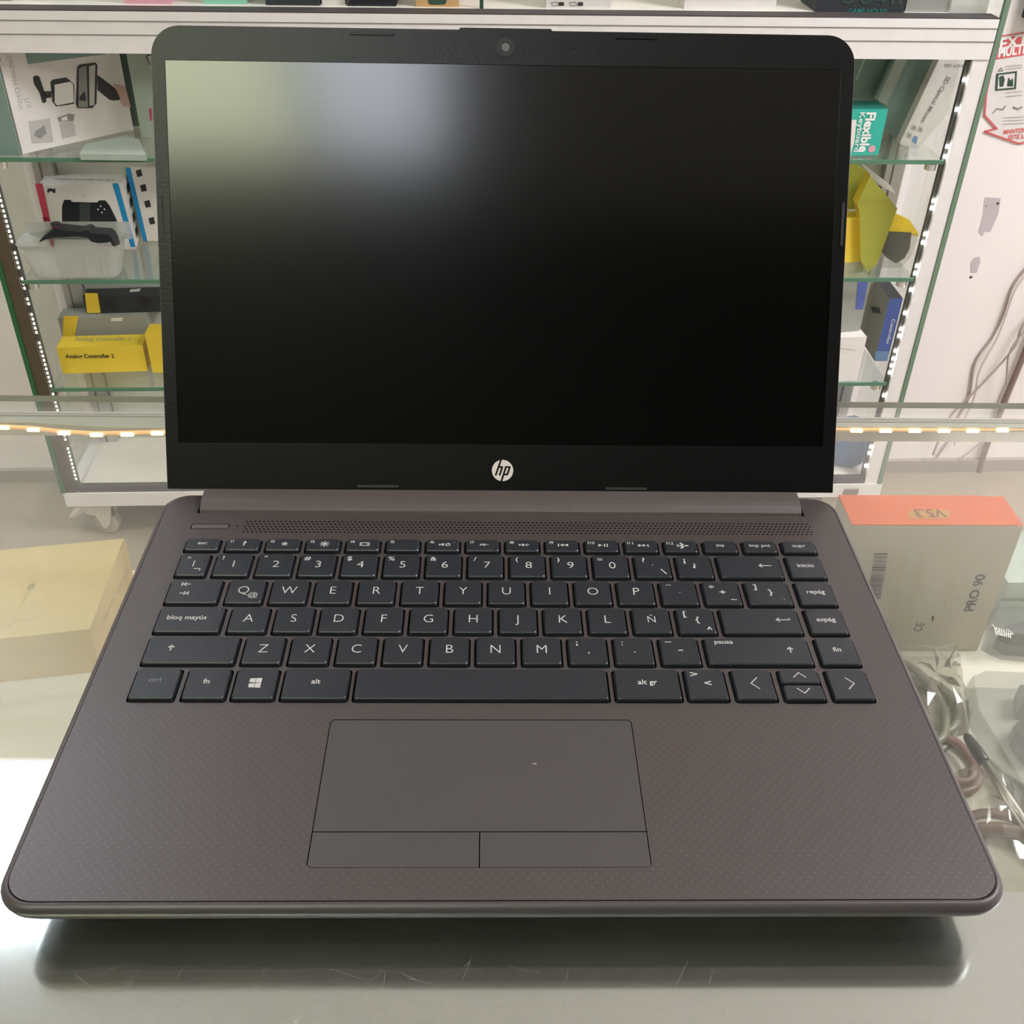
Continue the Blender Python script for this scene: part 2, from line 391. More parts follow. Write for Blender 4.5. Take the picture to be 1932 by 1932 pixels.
for i in range(60): scratch(rnd.uniform(.17, .33), rnd.uniform(.02, .33), rnd.uniform(.004, .02), rnd.uniform(0, 3.1), .0001)
o = m.build('scratches', ct); o['kind'] = 'stuff'

# ================================================================== LAPTOP
H = 0.018
lp = thing('laptop', (0, 0.113, 0), 'open dark grey laptop with black keys and a blank black screen, on the counter glass', 'laptop')
# base shell
def outline(ins, z, r=12.5):
    return [(x*MM, y*MM, z*MM) for x, y in rrect(-162+ins, 0+ins, 162-ins, 226-ins, max(1, r-ins*0.8), 8)]
m = MB()
m.loft([outline(10, 3.6), outline(3.5, 7.6)], 'underside', cap1=False)
m.loft([outline(3.5, 7.6), outline(0.7, 12.2), outline(0, 14.6), outline(0.1, 15.8), outline(0.8, 17.0), outline(1.8, 17.7), outline(2.7, 17.9), outline(2.72, 17.0)], 'case_plastic', smooth=True, cap0=False, cap1=False)
base = m.build('bottom_case', lp)
# top cover with key wells
rows = []   # key rects: (x0,x1,y0,y1,id)
def R_(y0, y1, lst): rows.extend([(a, b, y0, y1, n) for a, b, n in lst])
F_ = ['esc', 'f1', 'f2', 'f3', 'f4', 'f5', 'f6', 'f7', 'f8', 'f9', 'f10', 'f11', 'f12', 'ins', 'imp', 'supr']
R_(179.0, 188.0, [(-143+18.0*i, -143+18.0*i+15.5, n) for i, n in enumerate(F_)])
R_(161.0, 177.0, [(-142.9, -129.6, 'bar')] + [(-127+18.52*i, -127+18.52*i+16.0, n) for i, n in enumerate(['1', '2', '3', '4', '5', '6', '7', '8', '9', '0', 'quot', 'excl'])] + [(95.3, 123.5, 'back'), (126.4, 142.4, 'inicio')])
R_(143.0, 158.9, [(-142.9, -120.6, 'tab')] + [(-117.9+18.52*i, -117.9+18.52*i+16.0, n) for i, n in enumerate(list('QWERTYUIOP')+['acute', 'plus'])] + [(104.3, 123.5, 'brace'), (126.4, 142.4, 'repag')])
R_(125.1, 141.1, [(-142.9, -116.0, 'bloq')] + [(-113.3+18.52*i, -113.3+18.52*i+16.0, n) for i, n in enumerate(list('ASDFGHJKL')+['Ñ', 'obrace'])] + [(90.4, 123.5, 'enter'), (126.4, 142.4, 'avpag')])
R_(107.0, 123.0, [(-142.9, -106.4, 'lshift')] + [(-104.1+18.52*i, -104.1+18.52*i+16.0, n) for i, n in enumerate(list('ZXCVBNM')+['comma', 'dot', 'minus'])] + [(81.0, 123.5, 'rshift'), (126.4, 142.4, 'fin')])
R_(88.1, 104.8, [(-142.9, -125.5, 'ctrl'), (-122.9, -106.2, 'fn'), (-104.1, -87.7, 'win'), (-85.5, -60.0, 'alt'), (-57.8, 40.1, 'space'), (42.5, 68.2, 'altgr'), (70.3, 86.2, 'less'), (88.8, 104.8, 'left'), (126.2, 142.4, 'right')])
R_(96.8, 104.8, [(107.5, 123.5, 'up')]); R_(88.1, 96.4, [(107.5, 123.5, 'down')])
m = MB()
bm = m.bm; si = m.slot('deck_plastic')
def loop(pts, z):
    vs = [bm.verts.new((x*MM, y*MM, z)) for x, y in pts]
    es = [bm.edges.new((vs[i], vs[(i+1) % len(vs)])) for i in range(len(vs))]
    return vs, es
outer = rrect(-159.05, 2.95, 159.05, 223.05, 10.3, 8)
# cut the hinge notch in the rear edge
top = [p for p in outer]
i0 = next(i for i in range(len(top)) if top[i][0] < 0)      # first point left of centre after the rear right corner
top = top[:i0] + [(143.8, 223), (143.8, 209.4), (-143.7, 209.4), (-143.7, 223)] + top[i0:]
ov, oe = loop(top, H)
alle = list(oe); inner = []
holes = [rrect(a-.5, c-.3, b+.5, d+.45, 1.3, 3) for a, b, c, d, n in rows if n not in ('up', 'down')]
holes.append(rrect(107.05, 87.65, 123.95, 105.25, 1.3, 3)); holes.append(rrect(-65.1, 14.9, 47.4, 79.4, 2.0, 4)); holes.append(rrect(-144.2, 196.9, -126.6, 200.9, .8, 2))
for hpts in holes:
    vs, es = loop(hpts, H); alle += es; inner.append((vs, hpts))
bmesh.ops.triangle_fill(bm, edges=alle, use_beauty=True, use_dissolve=True)
for f in bm.faces: f.material_index = si
for vs, hpts in inner:
    lo_ = [bm.verts.new((x*MM, y*MM, H-0.0016)) for x, y in hpts]; n = len(vs)
    for i in range(n): m.f([vs[i], vs[(i+1) % n], lo_[(i+1) % n], lo_[i]], 'gap')
    m.f(lo_, 'gap')
lo_ = [bm.verts.new(v.co-Vector((0, 0, .0008))) for v in ov]; n = len(ov)
for i in range(n): m.f([ov[i], ov[(i+1) % n], lo_[(i+1) % n], lo_[i]], 'gap')
bmesh.ops.recalc_face_normals(bm, faces=bm.faces)
top_cover = m.build('keyboard_deck', lp, at=Vector((0, .113, H)), recalc=True)
# speaker grille: rows of punched holes
m = MB()
for r_ in range(5):
    y = 203.0-r_*2.0
    for i in range(131):
        x = -119.3+i*2.02+(1.01 if r_ % 2 else 0)
        m.disc((x*MM, y*MM, H+.00003), .00052, 'gap', 8)
m.build('speaker_grille', top_cover)
# power button
m = MB(); m.prism([(x*MM, y*MM) for x, y in rrect(-143.8, 197.3, -127.0, 200.5, .6, 3)], H-.001, H+.0002, 'power_plastic', bev=.0003)
m.build('power_button', top_cover)['label'] = 'slim lighter grey power button'
m = MB(); m.disc((-.1229, .1993, H+.00004), .0007, 'black', 8); m.build('indicator_light', top_cover)
# touchpad
m = MB(); m.prism([(x*MM, y*MM) for x, y in rrect(-64.8, 29.25, 47.1, 79.2, 1.6, 4, (1, 1, 0, 0))], H-.0014, H-.0001, 'pad_plastic', bev=.0001)
pc = onz(1009, 1441, H); m.stroke3([pc+Vector((-.0006, .0001, -.00005)), pc+Vector((.0006, 0, -.00005))], .0004, (0, 0, 1), 'legend')
m.build('touchpad', top_cover)
m = MB(); m.prism([(x*MM, y*MM) for x, y in rrect(-64.8, 15.2, -9.15, 28.9, 1.6, 4, (0, 0, 1, 0))], H-.0014, H-.0001, 'pad_plastic', bev=.0002); m.build('touchpad_button', top_cover)
m = MB(); m.prism([(x*MM, y*MM) for x, y in rrect(-8.75, 15.2, 47.1, 28.9, 1.6, 4, (0, 0, 0, 1))], H-.0014, H-.0001, 'pad_plastic', bev=.0002); m.build('touchpad_button', top_cover)
# feet
for x, y in ((-135, 22), (135, 22), (-135, 200), (135, 200)):
    m = MB(); m.prism([((x+8*math.cos(t*.5236))*MM, (y+4*math.sin(t*.5236))*MM) for t in range(12)], 0, .0038, 'rubber'); m.build('rubber_foot', base)

# keys
KT = H+.0018
def leg(m, txt, x, y, size, sx=1.0, thin=0.0, mt='legend', align='CENTER'):
    T = Matrix.Translation((x*MM, y*MM, KT+.00004)) @ Matrix.Diagonal((size*sx*MM, size*MM, 1, 1))
    m.text(txt, T, mt, thin, align)
def st(m, pts, x, y, wd=.38, mt='legend'):
    m.stroke([((x+a)*MM, (y+b)*MM, KT+.00004) for a, b in pts], wd*MM, mt)
def arrow(m, x, y, dx, dy, L_, wd=.45, hd=1.3):
    st(m, [(-dx*L_/2, -dy*L_/2), (dx*L_/2, dy*L_/2)], x, y, wd)
    ex, ey = dx*L_/2, dy*L_/2; px_, py_ = -dy, dx
    st(m, [(ex-dx*hd+px_*hd*.8, ey-dy*hd+py_*hd*.8), (ex, ey), (ex-dx*hd-px_*hd*.8, ey-dy*hd-py_*hd*.8)], x, y, wd)
def tri(m, x, y, s_, d=1):
    m.poly([((x-d*s_*.6)*MM, (y-s_*.6)*MM, KT+.00004), ((x+d*s_*.6)*MM, y*MM, KT+.00004), ((x-d*s_*.6)*MM, (y+s_*.6)*MM, KT+.00004)][::d], 'legend')
def spk(m, x, y):
    st(m, [(-.9, 0), (-.1, 0)], x, y, 1.1); tri(m, x+.1, y, 1.7, -1)
for a, b, c, d, n in rows:
    m = MB(); cx, cyy = (a+b)/2, (c+d)/2
    z0 = H-.0014
    lps = []
    for ins, z in ((.0, z0), (.1, H+.0008), (.25, H+.0014), (.62, KT)):
        lps.append([(x*MM, y*MM, z) for x, y in rrect(a+ins+(.2 if ins else 0), c+ins+(.15 if ins else 0), b-ins-(.2 if ins else 0), d-ins-(.1 if ins else 0), 1.1, 3)])
    m.loft(lps, 'key_plastic')
    if len(n) == 1 and n in 'QWERTYUIOPASDFGHJKLZXCVBNMÑ':
        big = 6.9 if n != 'Ñ' else 5.6
        leg(m, n, cx+(-.8 if n == 'Q' else 0), cyy+.4, big, .95, -.012)
        if n == 'Q': leg(m, '@', cx+3.6, cyy-2.6, 4.0, 1.1, 0)
        if n in 'FJ': st(m, [(-1.8, 0), (1.8, 0)], cx, c+2.6, .5, 'key_plastic')
    elif n in '1234567890':
        leg(m, n, cx+.6, cyy+.1, 6.4, 1.08, -.01)
        leg(m, '!"#$%&/()='[int(n)-1 if n != '0' else 9], cx-4.6, cyy+4.3, 4.0, 1.15, .008)
    else:
        S = 3.6
        W_ = {'esc': 'esc', 'ins': 'ins', 'imp': 'imp pnt', 'supr': 'supr'}
        if n in W_: leg(m, W_[n], cx, cyy+.6, 3.0 if n != 'imp' else 2.8, 1.12, .012)
        elif n[0] == 'f' and n[1:].isdigit():
            leg(m, n, a+3.0, d-2.6, 2.6, 1.0, .008); k = int(n[1:]); ix, iy = cx+.8, cyy+.3
            if k == 1: leg(m, '?', ix, iy, 4.2, 1.25, .03)
            elif k in (2, 3):
                R0 = 1.3 if k == 2 else 2.1
                for q in range(4):
                    t = q*math.pi/4; st(m, [(-math.cos(t)*R0, -math.sin(t)*R0*.95), (math.cos(t)*R0, math.sin(t)*R0*.95)], ix, iy, .4)
            elif k == 4: st(m, [(-2, -1), (2, -1), (2, 1), (-2, 1), (-2, -1)], ix, iy, .4); st(m, [(-1.3, -1), (-1.3, 1)], ix, iy, .3); st(m, [(1.3, -1), (1.3, 1)], ix, iy, .3)
            elif k == 6:
                spk(m, ix-1.4, iy); m.disc(((ix+1.5)*MM, iy*MM, KT+.00004), .00115, 'legend', 12); m.disc(((ix+1.5)*MM, iy*MM, KT+.00006), .0006, 'key_plastic', 10); st(m, [(-.7, .7), (.7, -.7)], ix+1.5, iy, .4)
                m.disc(((b-2.4)*MM, (d-2.6)*MM, KT+.00004), .00035, 'legend_dim', 8)
            elif k == 7: spk(m, ix-.8, iy); st(m, [(0, 0), (1.8, 0)], ix, iy, .4)
            elif k == 8: spk(m, ix-1.2, iy); st(m, [(.2, 0), (2.2, 0)], ix, iy, .4); st(m, [(1.2, -.9), (1.2, .9)], ix, iy, .4)
            elif k == 9: st(m, [(-2.4, -.9), (-2.4, .9)], ix, iy, .45); tri(m, ix-.9, iy, 1.5, -1); tri(m, ix+1.1, iy, 1.5, -1)
            elif k == 10: tri(m, ix-1.3, iy, 1.6, 1); st(m, [(.5, -.9), (.5, .9)], ix, iy, .5); st(m, [(1.7, -.9), (1.7, .9)], ix, iy, .5)
            elif k == 11: tri(m, ix-1.3, iy, 1.5, 1); tri(m, ix+.7, iy, 1.5, 1); st(m, [(2.3, -.9), (2.3, .9)], ix, iy, .45)
            elif k == 12: st(m, [(-2.2, 0), (2.4, 0)], ix, iy, .8); st(m, [(-.8, 1.9), (.8, 0), (-.8, -1.9)], ix, iy, .8); st(m, [(-2.4, .9), (-1.7, 0), (-2.4, -.9)], ix, iy, .5)
        elif n == 'bar': leg(m, '°', cx-2.4, cyy+3.0, 5.0, 1.1); st(m, [(0, -1.9), (0, 1.9)], cx+.4, cyy+.3, .45); st(m, [(-1.3, .5), (1.3, .5), (1.3, -.9)], cx+2.6, cyy-3.6, .45)
        elif n == 'quot': leg(m, '?', a+4.2, d-4.0, 4.2, 1.2, .02); leg(m, "'", cx, cyy-.4, 3.6, 1.2); st(m, [(-1, 1.6), (1, -1.6)], b-3.6, c+4.2, .5)
        elif n == 'excl': leg(m, '¡', a+4.0, d-4.0, 4.6, 1.2, .02); leg(m, '¿', cx, cyy+.8, 4.4, 1.2, .02)
        elif n == 'back': arrow(m, b-7.2, cyy+.6, -1, 0, 5.6)
        elif n == 'enter': arrow(m, b-7.2, cyy+.6, -1, 0, 5.6); st(m, [(2.8, 0), (2.8, .9)], b-7.2, cyy+.6, .45)
        elif n == 'tab':
            arrow(m, a+7.4, cyy+4.3, -1, 0, 2.9); st(m, [(-2.0, -1), (-2.0, 1)], a+7.4, cyy+4.3, .5)
            arrow(m, a+7.2, cyy-1.6, 1, 0, 2.9); st(m, [(2.0, -1), (2.0, 1)], a+7.2, cyy-1.6, .5)
        elif n == 'acute': st(m, [(-1, 0), (1, 0)], a+4.0, d-3.0, .4); leg(m, '´', cx+.3, cyy-1.2, 4.4, 1.3)
        elif n == 'plus': leg(m, '*', a+4.0, d-5.0, 4.6, 1.2, .01); leg(m, '+', cx+.4, cyy+.2, 4.4, 1.2, .015); leg(m, '~', b-3.6, c+3.6, 4.0, 1.1, .01)
        elif n == 'brace': leg(m, ']', a+4.6, d-3.9, 4.4, 1.2, .01); leg(m, '}', cx+1, cyy+.4, 4.4, 1.3, .01); leg(m, '`', b-3.6, c+2.6, 4.0, 1.1)
        elif n == 'obrace': leg(m, '[', a+3.6, d-3.9, 4.4, 1.2, .01); leg(m, '{', cx+.6, cyy+.4, 4.4, 1.3, .01); leg(m, '^', b-3.2, c+2.4, 4.4, 1.1, .01)
        elif n == 'lshift': arrow(m, a+10.2, cyy+.9, 0, 1, 3.0, .5)
        elif n == 'rshift': arrow(m, b-8.2, cyy+.7, 0, 1, 3.0, .5); leg(m, 'pausa', a+8.0, d-2.9, 3.2, 1.08, .012)
        elif n == 'comma': leg(m, ';', a+3.8, d-3.6, 4.4, 1.2, .01); leg(m, ',', cx+.3, cyy-.2, 4.4, 1.2, .01)
        elif n == 'dot': leg(m, ':', a+3.6, d-3.6, 4.4, 1.2, .01); leg(m, '.', cx+.3, cyy+.2, 4.4, 1.2, .01)
        elif n == 'minus': st(m, [(-1.2, 0), (1.2, 0)], a+3.8, d-3.0, .4); st(m, [(-.8, 0), (.8, 0)], cx+.3, cyy+.2, .5)
        elif n == 'ctrl': leg(m, 'ctrl', cx-.3, cyy+1.6, 3.4, 1.05, 0.004, 'legend_dim')
        elif n == 'win':
            for ux in (0, 1):
                for uy in (0, 1):
                    x_, y_ = cx-1.2+ux*2.4, cyy+1.4-uy*2.7; e0, e1 = (1.0, 1.15) if ux == 0 else (1.15, 1.3)
                    m.poly([((x_-1.1)*MM, (y_-e0)*MM, KT+.00004), ((x_+1.1)*MM, (y_-e1)*MM, KT+.00004), ((x_+1.1)*MM, (y_+e1)*MM, KT+.00004), ((x_-1.1)*MM, (y_+e0)*MM, KT+.00004)], 'legend')
        elif n == 'less': leg(m, '>', a+3.8, d-3.3, 4.6, 1.3, .01); leg(m, '<', cx+.6, cyy+.2, 4.6, 1.2, .01)
        elif n == 'left': st(m, [(1.4, 3.0), (-1.4, 0), (1.4, -3.0)], cx+.3, cyy+.4, .4)
        elif n == 'right': st(m, [(-1.4, 3.0), (1.4, 0), (-1.4, -3.0)], cx+.4, cyy+.4, .4)
        elif n == 'up': st(m, [(-2.4, -1.3), (0, 1.3), (2.4, -1.3)], cx, cyy+.6, .4)
        elif n == 'down': st(m, [(-2.4, 1.3), (0, -1.3), (2.4, 1.3)], cx, cyy+.6, .4)
        else:
            nm = {'inicio': 'inicio', 'repag': 'repág', 'avpag': 'avpág', 'bloq': 'bloq mayús', 'fn': 'fn', 'alt': 'alt', 'altgr': 'alt gr', 'fin': 'fin'}
            if n in nm: leg(m, nm[n], cx+(-1.2 if n == 'bloq' else 0), cyy+.8, S, 1.0, .012)
            if n == 'bloq': m.disc(((b-2.4)*MM, (d-2.0)*MM, KT+.00004), .00035, 'legend_dim', 8)
    m.build('key', top_cover)

# hinge cover
m = MB()
prof = [(209.9, 12.5), (209.9, 17.6), (210.6, 18.9), (211.8, 19.7), (214.2, 20.8), (217, 21.4), (223.6, 22.0), (223.9, 12.5)]
m.loft([[(x*MM, y*MM, z*MM) for y, z in prof] for x in (-142.6, -142.2, 142.0, 142.6)], 'hinge_plastic')
m.build('hinge_cover', lp)

# lid
AL = 0.487182; DV = Vector((0, math.sin(AL), math.cos(AL))); NV = Vector((0, -math.cos(AL), math.sin(AL)))
LO = Vector((0, .22341, .01735))
LM = Matrix((Vector((1, 0, 0)), DV, NV)).transposed().to_4x4(); LM.translation = LO     # local x, s (up the lid), t (towards the viewer)
lid_out = [(x*MM, y*MM) for x, y in rrect(-161.3, 3.6, 161.3, 215.6, 13, 8, (1, 1, 0, 0))]
bump_out = []
def lid_loop(ins, t, webcam=True):
    pts = rrect(-161.3+ins, 3.6+ins, 161.3-ins, 215.6-ins, 13-ins, 8, (1, 1, 0, 0))
    i0 = next(i for i in range(len(pts)) if pts[i][0] < 0)
    pts = pts[:i0]+[(21.4, 215.6-ins), (20.6, 216.5-ins), (-20.6, 216.5-ins), (-21.4, 215.6-ins)]+pts[i0:]
    return [(x*MM, y*MM, t*MM) for x, y in pts]
m = MB(LM)
m.loft([lid_loop(1.5, -5.2), lid_loop(.3, -4.2), lid_loop(0, -1.2), lid_loop(.25, -.6)], 'case_plastic', cap1=True)
lid = m.build('lid_shell', lp)
m = MB(LM); bm = m.bm; si = m.slot('bezel')
def l2(pts, t):
    vs = [m.v((p[0], p[1], t)) for p in pts]; return vs, [bm.edges.new((vs[i], vs[(i+1) % len(vs)])) for i in range(len(vs))]
o_pts = [(p[0], p[1]) for p in lid_loop(.5, 0)]
s_pts = [(-.1549, .0261), (.1549, .0261), (.1549, .2003), (-.1549, .2003)]
ov, oe = l2(o_pts, 0); iv, ie = l2(s_pts, 0)
bmesh.ops.triangle_fill(bm, edges=oe+ie, use_beauty=True, use_dissolve=True)
for f in bm.faces: f.material_index = si
dn = [m.v((p[0]*1.0015, p[1], -.0006)) for p in o_pts]
for i in range(len(ov)): m.f([ov[i], ov[(i+1) % len(ov)], dn[(i+1) % len(ov)], dn[i]], 'bezel')
dn = [m.v((p[0], p[1], -.0005)) for p in s_pts]
for i in range(4): m.f([iv[i], iv[(i+1) % 4], dn[(i+1) % 4], dn[i]], 'bezel')
bez = m.build('bezel', lid)
m = MB(LM); m.box(-.1549, .1549, .0261, .2003, -.0006, -.0004, 'screen'); m.build('screen', lid)['label'] = 'switched-off matt black screen with a blurred pale reflection at upper left'
# webcam, microphone, bumpers
m = MB(LM); m.prism([(.0042*math.cos(t*math.pi/16), .2079+.0042*math.sin(t*math.pi/16)) for t in range(32)], 0, .0002, 'black')
m.disc((0, .2079, .00024), .0018, 'lens', 16); m.build('webcam', lid)
m = MB(LM); m.disc((.031, .2077, .00005), .0004, 'gap', 8); m.build('microphone_hole', lid)
for x, s_ in ((-60.8, 212.8), (60, 212.8), (-60, 5.7), (60, 5.2)):
    m = MB(LM); m.prism([(a*MM, b*MM) for a, b in rrect(x-10, s_-.6, x+10, s_+.6, .5, 2)], 0, .0005, 'bumper_grey' if s_ < 100 else 'bezel', bev=.0001); m.build('rubber_bumper', lid)
for x in (-158.9, 158.9):
    m = MB(LM); m.prism([(a*MM, b*MM) for a, b in rrect(x-.6, 121, x+.6, 141, .5, 2)], 0, .0005, 'bumper_grey', bev=.0001); m.build('rubber_bumper', lid)
# round brand emblem
m = MB(LM); cxl, cyl, R0 = 0.0, .0137, .00515
m.prism([(cxl+R0*math.cos(t*math.pi/24), cyl+R0*math.sin(t*math.pi/24)) for t in range(48)], 0, .0001, 'logo_silver')
def lg(x, y): return (cxl+(x-884)/25.8*MM, cyl-(y-398)/25.8*MM, .00014)
for pts in ([(862, 270), (800, 455)], [(838, 354), (880, 354), (848, 455)], [(926, 354), (872, 526)], [(922, 354), (975, 354), (944, 447), (900, 447)]):
    m.stroke([lg(*p) for p in pts], .00088, 'bezel')
m.build('logo', lid)['label'] = 'round silver emblem with slanted hp letters'

# ================================================================== SHELF CABINET
XL, XR = -.822, .768; S0, S1, S2, S3, S4 = -.0125, -.2285, -.4335, -.6405, -.866; DP = .19
cb = thing('display_cabinet', CW(0, 0, FLOOR), 'tall glass-shelved display cabinet on casters behind the counter, white rails and LED dots', 'display cabinet')
def C_(): return MB(CABM)
TOPZ = 0.62
m = C_(); m.box(XL+.006, XR-.006, -.004, .03, -.072, -.0145, 'white_rail')
m.box(XL+.006, XR-.006, -.005, -.0035, -.0278, -.0268, 'groove'); m.box(XL+.006, XR-.006, -.005, -.0035, -.0466, -.0456, 'groove')
m.box(XL+.006, XR-.006, -.003, .03, -.0145, -.0125, 'gasket'); m.build('middle_rail', cb)
m = C_(); m.box(XL+.006, XR-.006, .03, DP, -.0185, -.0125, 'shelf_white'); m.build('middle_shelf', cb)
m = C_(); m.box(XL, XR+.006, -.004, DP, -.897, -.8665, 'white_rail'); m.box(XL+.03, XR-.03, -.001, .012, -.8665, -.853, 'gasket'); m.build('bottom_rail', cb)
m = C_(); zc = CABM.inverted() @ Face(CW(0, -.005, 0), CN).pt(1605, 929); m.box(zc.x-.014, zc.x+.014, -.008, -.004, -.890, -.876, 'pipe_brown', bev=.001); m.build('latch', cb)
m = C_(); m.box(XL+.03, XR-.03, .012, DP, -.8665, -.860, 'shelf_white'); m.build('bottom_board', cb)
m = C_(); m.box(XL, XR, -.004, DP, TOPZ, TOPZ+.05, 'white_rail'); m.build('top_rail', cb)
for z in (S1, S2, S3):
    m = C_(); m.box(XL+.028, XR-.034, .004, .165, z-.006, z, 'shelf_glass')
    m.box(XL+.028, XR-.034, .001, .004, z-.0065, z, 'glass_edge'); m.build('glass_shelf', cb)
for x in (XL, XR):
    m = C_(); m.box(x-.003, x+.003, .004, DP, -.866, TOPZ, 'side_glass'); m.box(x-.004, x+.004, -.004, .004, -.8665, TOPZ, 'glass_edge_dark' if x < 0 else 'glass_edge_grey'); m.build('side_glass', cb)
m = C_(); m.box(XL+.0045, XL+.026, -.002, .014, -.866, -.0725, 'aluminium_dark_reflection'); m.build('front_post', cb)
m = C_(); m.box(XR-.030, XR-.0045, -.002, .014, -.866, -.0725, 'white_rail'); m.build('front_post', cb)
for x in (XL+.026, XR-.058):
    m = C_(); m.box(x, x+.034, DP-.02, DP, -.86, TOPZ, 'aluminium'); m.box(x+.012, x+.014, DP-.0215, DP-.0195, -.86, TOPZ, 'groove'); m.build('rear_post', cb)
for x0_, x1_ in ((XL+.062, -.11), (-.106, .62), (.624, XR-.06)):
    m = C_(); m.box(x0_, x1_, DP-.006, DP, -.86, -.0725, 'back_board'); m.build('back_panel', cb)
m = C_(); m.box(XL+.062, XR-.06, DP-.006, DP, -.0125, TOPZ, 'back_board'); m.build('back_panel', cb)
# LED tapes with dots on the inside of the front posts
m = C_(); m.box(XR-.037, XR-.0305, .004, .012, -.86, -.075, 'led_tape')
fc = cface(.0035); inv = CABM.inverted()
for px, py in ((1822, 150), (1809, 206), (1793, 276), (1789, 295), (1769, 378), (1766, 392), (1754, 441), (1750, 457), (1739, 501), (1735, 515), (1729, 546), (1718, 590), (1710, 620), (1707, 633), (1700, 661), (1696, 676), (1694, 689), (1690, 702), (1680, 745), (1662, 800), (1656, 842), (1654, 854), (1648, 878)):
    z = (inv @ fc.pt(px, py)).z; m.box(XR-.0365, XR-.031, .001, .004, z-.0027, z+.0027, 'led', bev=.001)
m.build('led_tape', cb)
m = C_(); m.box(XL+.0262, XL+.0315, .004, .012, -.86, -.075, 'led_tape')
z = -.255
while z > -.84:
    m.box(XL+.0275, XL+.0302, .002, .004, z-.0022, z+.0022, 'led_soft', bev=.0006); z -= .0085 if random.random() < .8 else .02
m.build('led_tape', cb)
for x, zs in ((XL+.12, (-.09, -.33)), (XL+.065, (-.44, -.62))):
    pass
# shelf clips
for z in (S1, S2, S3):
    for x in (XL+.035, XR-.055):
        m = C_(); m.prism([(x+.009*math.cos(t*math.pi/6)+.006, .014+.009*math.sin(t*math.pi/6)) for t in range(12)], z-.019, z-.0068, 'chrome', bev=.002); m.build('shelf_clip', cb)
# casters
def caster(x, y, ang):
    M = CABM @ Matrix.Translation((x, y, FLOOR)) @ Matrix.Rotation(ang, 4, 'Z')
    m = MB(M); m.box(-.022, .022, -.02, .02, .078, .082, 'caster_grey')
    side = [(-.024, .078), (.034, .078), (.030, .056), (.022, .028), (.013, .016), (.005, .022), (-.002, .046), (-.022, .050), (-.030, .058)]
    for y0 in (-.016, .013):
        a = [m.v((p[0], y0, p[1])) for p in side]; b = [m.v((p[0], y0+.003, p[1])) for p in side]
        m.f(a, 'caster_white'); m.f(b[::-1], 'caster_white')
        for i in range(len(a)): m.f([a[i], a[(i+1) % len(a)], b[(i+1) % len(a)], b[i]], 'caster_white')
    m.box(-.020, .020, -.015, .015, .058, .078, 'caster_white'); c = m.build('caster', cb)
    m = MB(M); L_ = []
    for y0, r in ((-.011, .020), (-.009, .024), (.009, .024), (.011, .020)):
        L_.append([(.012+r*math.cos(t*math.pi/12), y0, .0245+r*math.sin(t*math.pi/12)) for t in range(24)])
    m.loft(L_, 'caster_grey', smooth=False); m.build('wheel', c)
    m = MB(M); m.slab([(-.020, -.012, .060), (-.045, -.014, .040), (-.060, -.014, .034), (-.060, .014, .034), (-.045, .014, .040), (-.020, .012, .060)], Vector((0, 0, .004)), 'caster_white'); m.build('brake_lever', c)
caster(XL+.047, .03, math.radians(-8)); caster(XR-.08, .04, math.radians(20)); caster(XL+.075, .15, 0); caster(XR-.08, .15, 0)

# ------------------------------------------------------------------ goods in the cabinet
def upright(bl, br, z, th, mt, top_py=None, height=None, lean=0.0, mside=None, mtop=None, name=None, dyy=None):
    """box standing on z: base front corners seen at pixels bl and br; returns builder + its front face"""
    if dyy is None:
        a, b = onz(bl[0], bl[1], z), onz(br[0], br[1], z)
    else:
        a, b = cface(dyy).pt(*bl), cface(dyy).pt(*br); a.z = z; b.z = z
    x = (b-a).normalized(); n = Vector((x.y, -x.x, 0))          # towards viewer
    up = (Vector((0, 0, 1))*math.cos(lean) - n*math.sin(lean)).normalized()
    fn = x.cross(up); fn = fn if fn.dot(CAM-a) > 0 else -fn
    F = Face(a, fn)
    if height is None: height = (F.pt(br[0], top_py)-b).dot(up)
    back = -fn*th
    m = MB()
    P = [a, b, b+up*height, a+up*height]
    v = [m.v(p) for p in P]+[m.v(p+back) for p in P]
    m.f([v[0], v[1], v[2], v[3]], mt); m.f([v[4], v[7], v[6], v[5]], mt)
    m.f([v[1], v[5], v[6], v[2]], mside or mt); m.f([v[0], v[3], v[7], v[4]], mside or mt)
    m.f([v[3], v[2], v[6], v[7]], mtop or mt); m.f([v[0], v[4], v[5], v[1]], mt)
    m.F = F; m.a, m.b, m.up, m.fn, m.h, m.back = a, b, up, fn, height, back
    m.T = Face(P[3], up); m.S = Face(b, x)
    return m
def dp(m, pts, mt, F=None, off=.0006):      # printed patch on a face
    F = F or m.F; m.poly([F.pt(x, y, off) for x, y in pts], mt)
def ds(m, pts, wd, mt, F=None, off=.0007):  # printed line
    F = F or m.F; m.stroke3([F.pt(x, y, off) for x, y in pts], wd, F.n, mt)
def dt(m, txt, p0, p1, mt, F=None, thin=0.0, hs=1.0, flip=False, off=.0009):
    F = F or m.F; a, b = F.pt(*p0, off), F.pt(*p1, off); n = F.n if F.n.dot(CAM-a) > 0 else -F.n
    m.text3(txt, a, b, n, mt, thin, hs, flip)
def slabpx(pts, dy, th, mt, medge=None):
    """carton lying at an angle in the cabinet: outline on the plane dy behind the front, real thickness"""
    F = cface(dy); m = MB(); m.slab([F.pt(x, y) for x, y in pts], -CN*th, mt, None, medge); m.F = F; return m

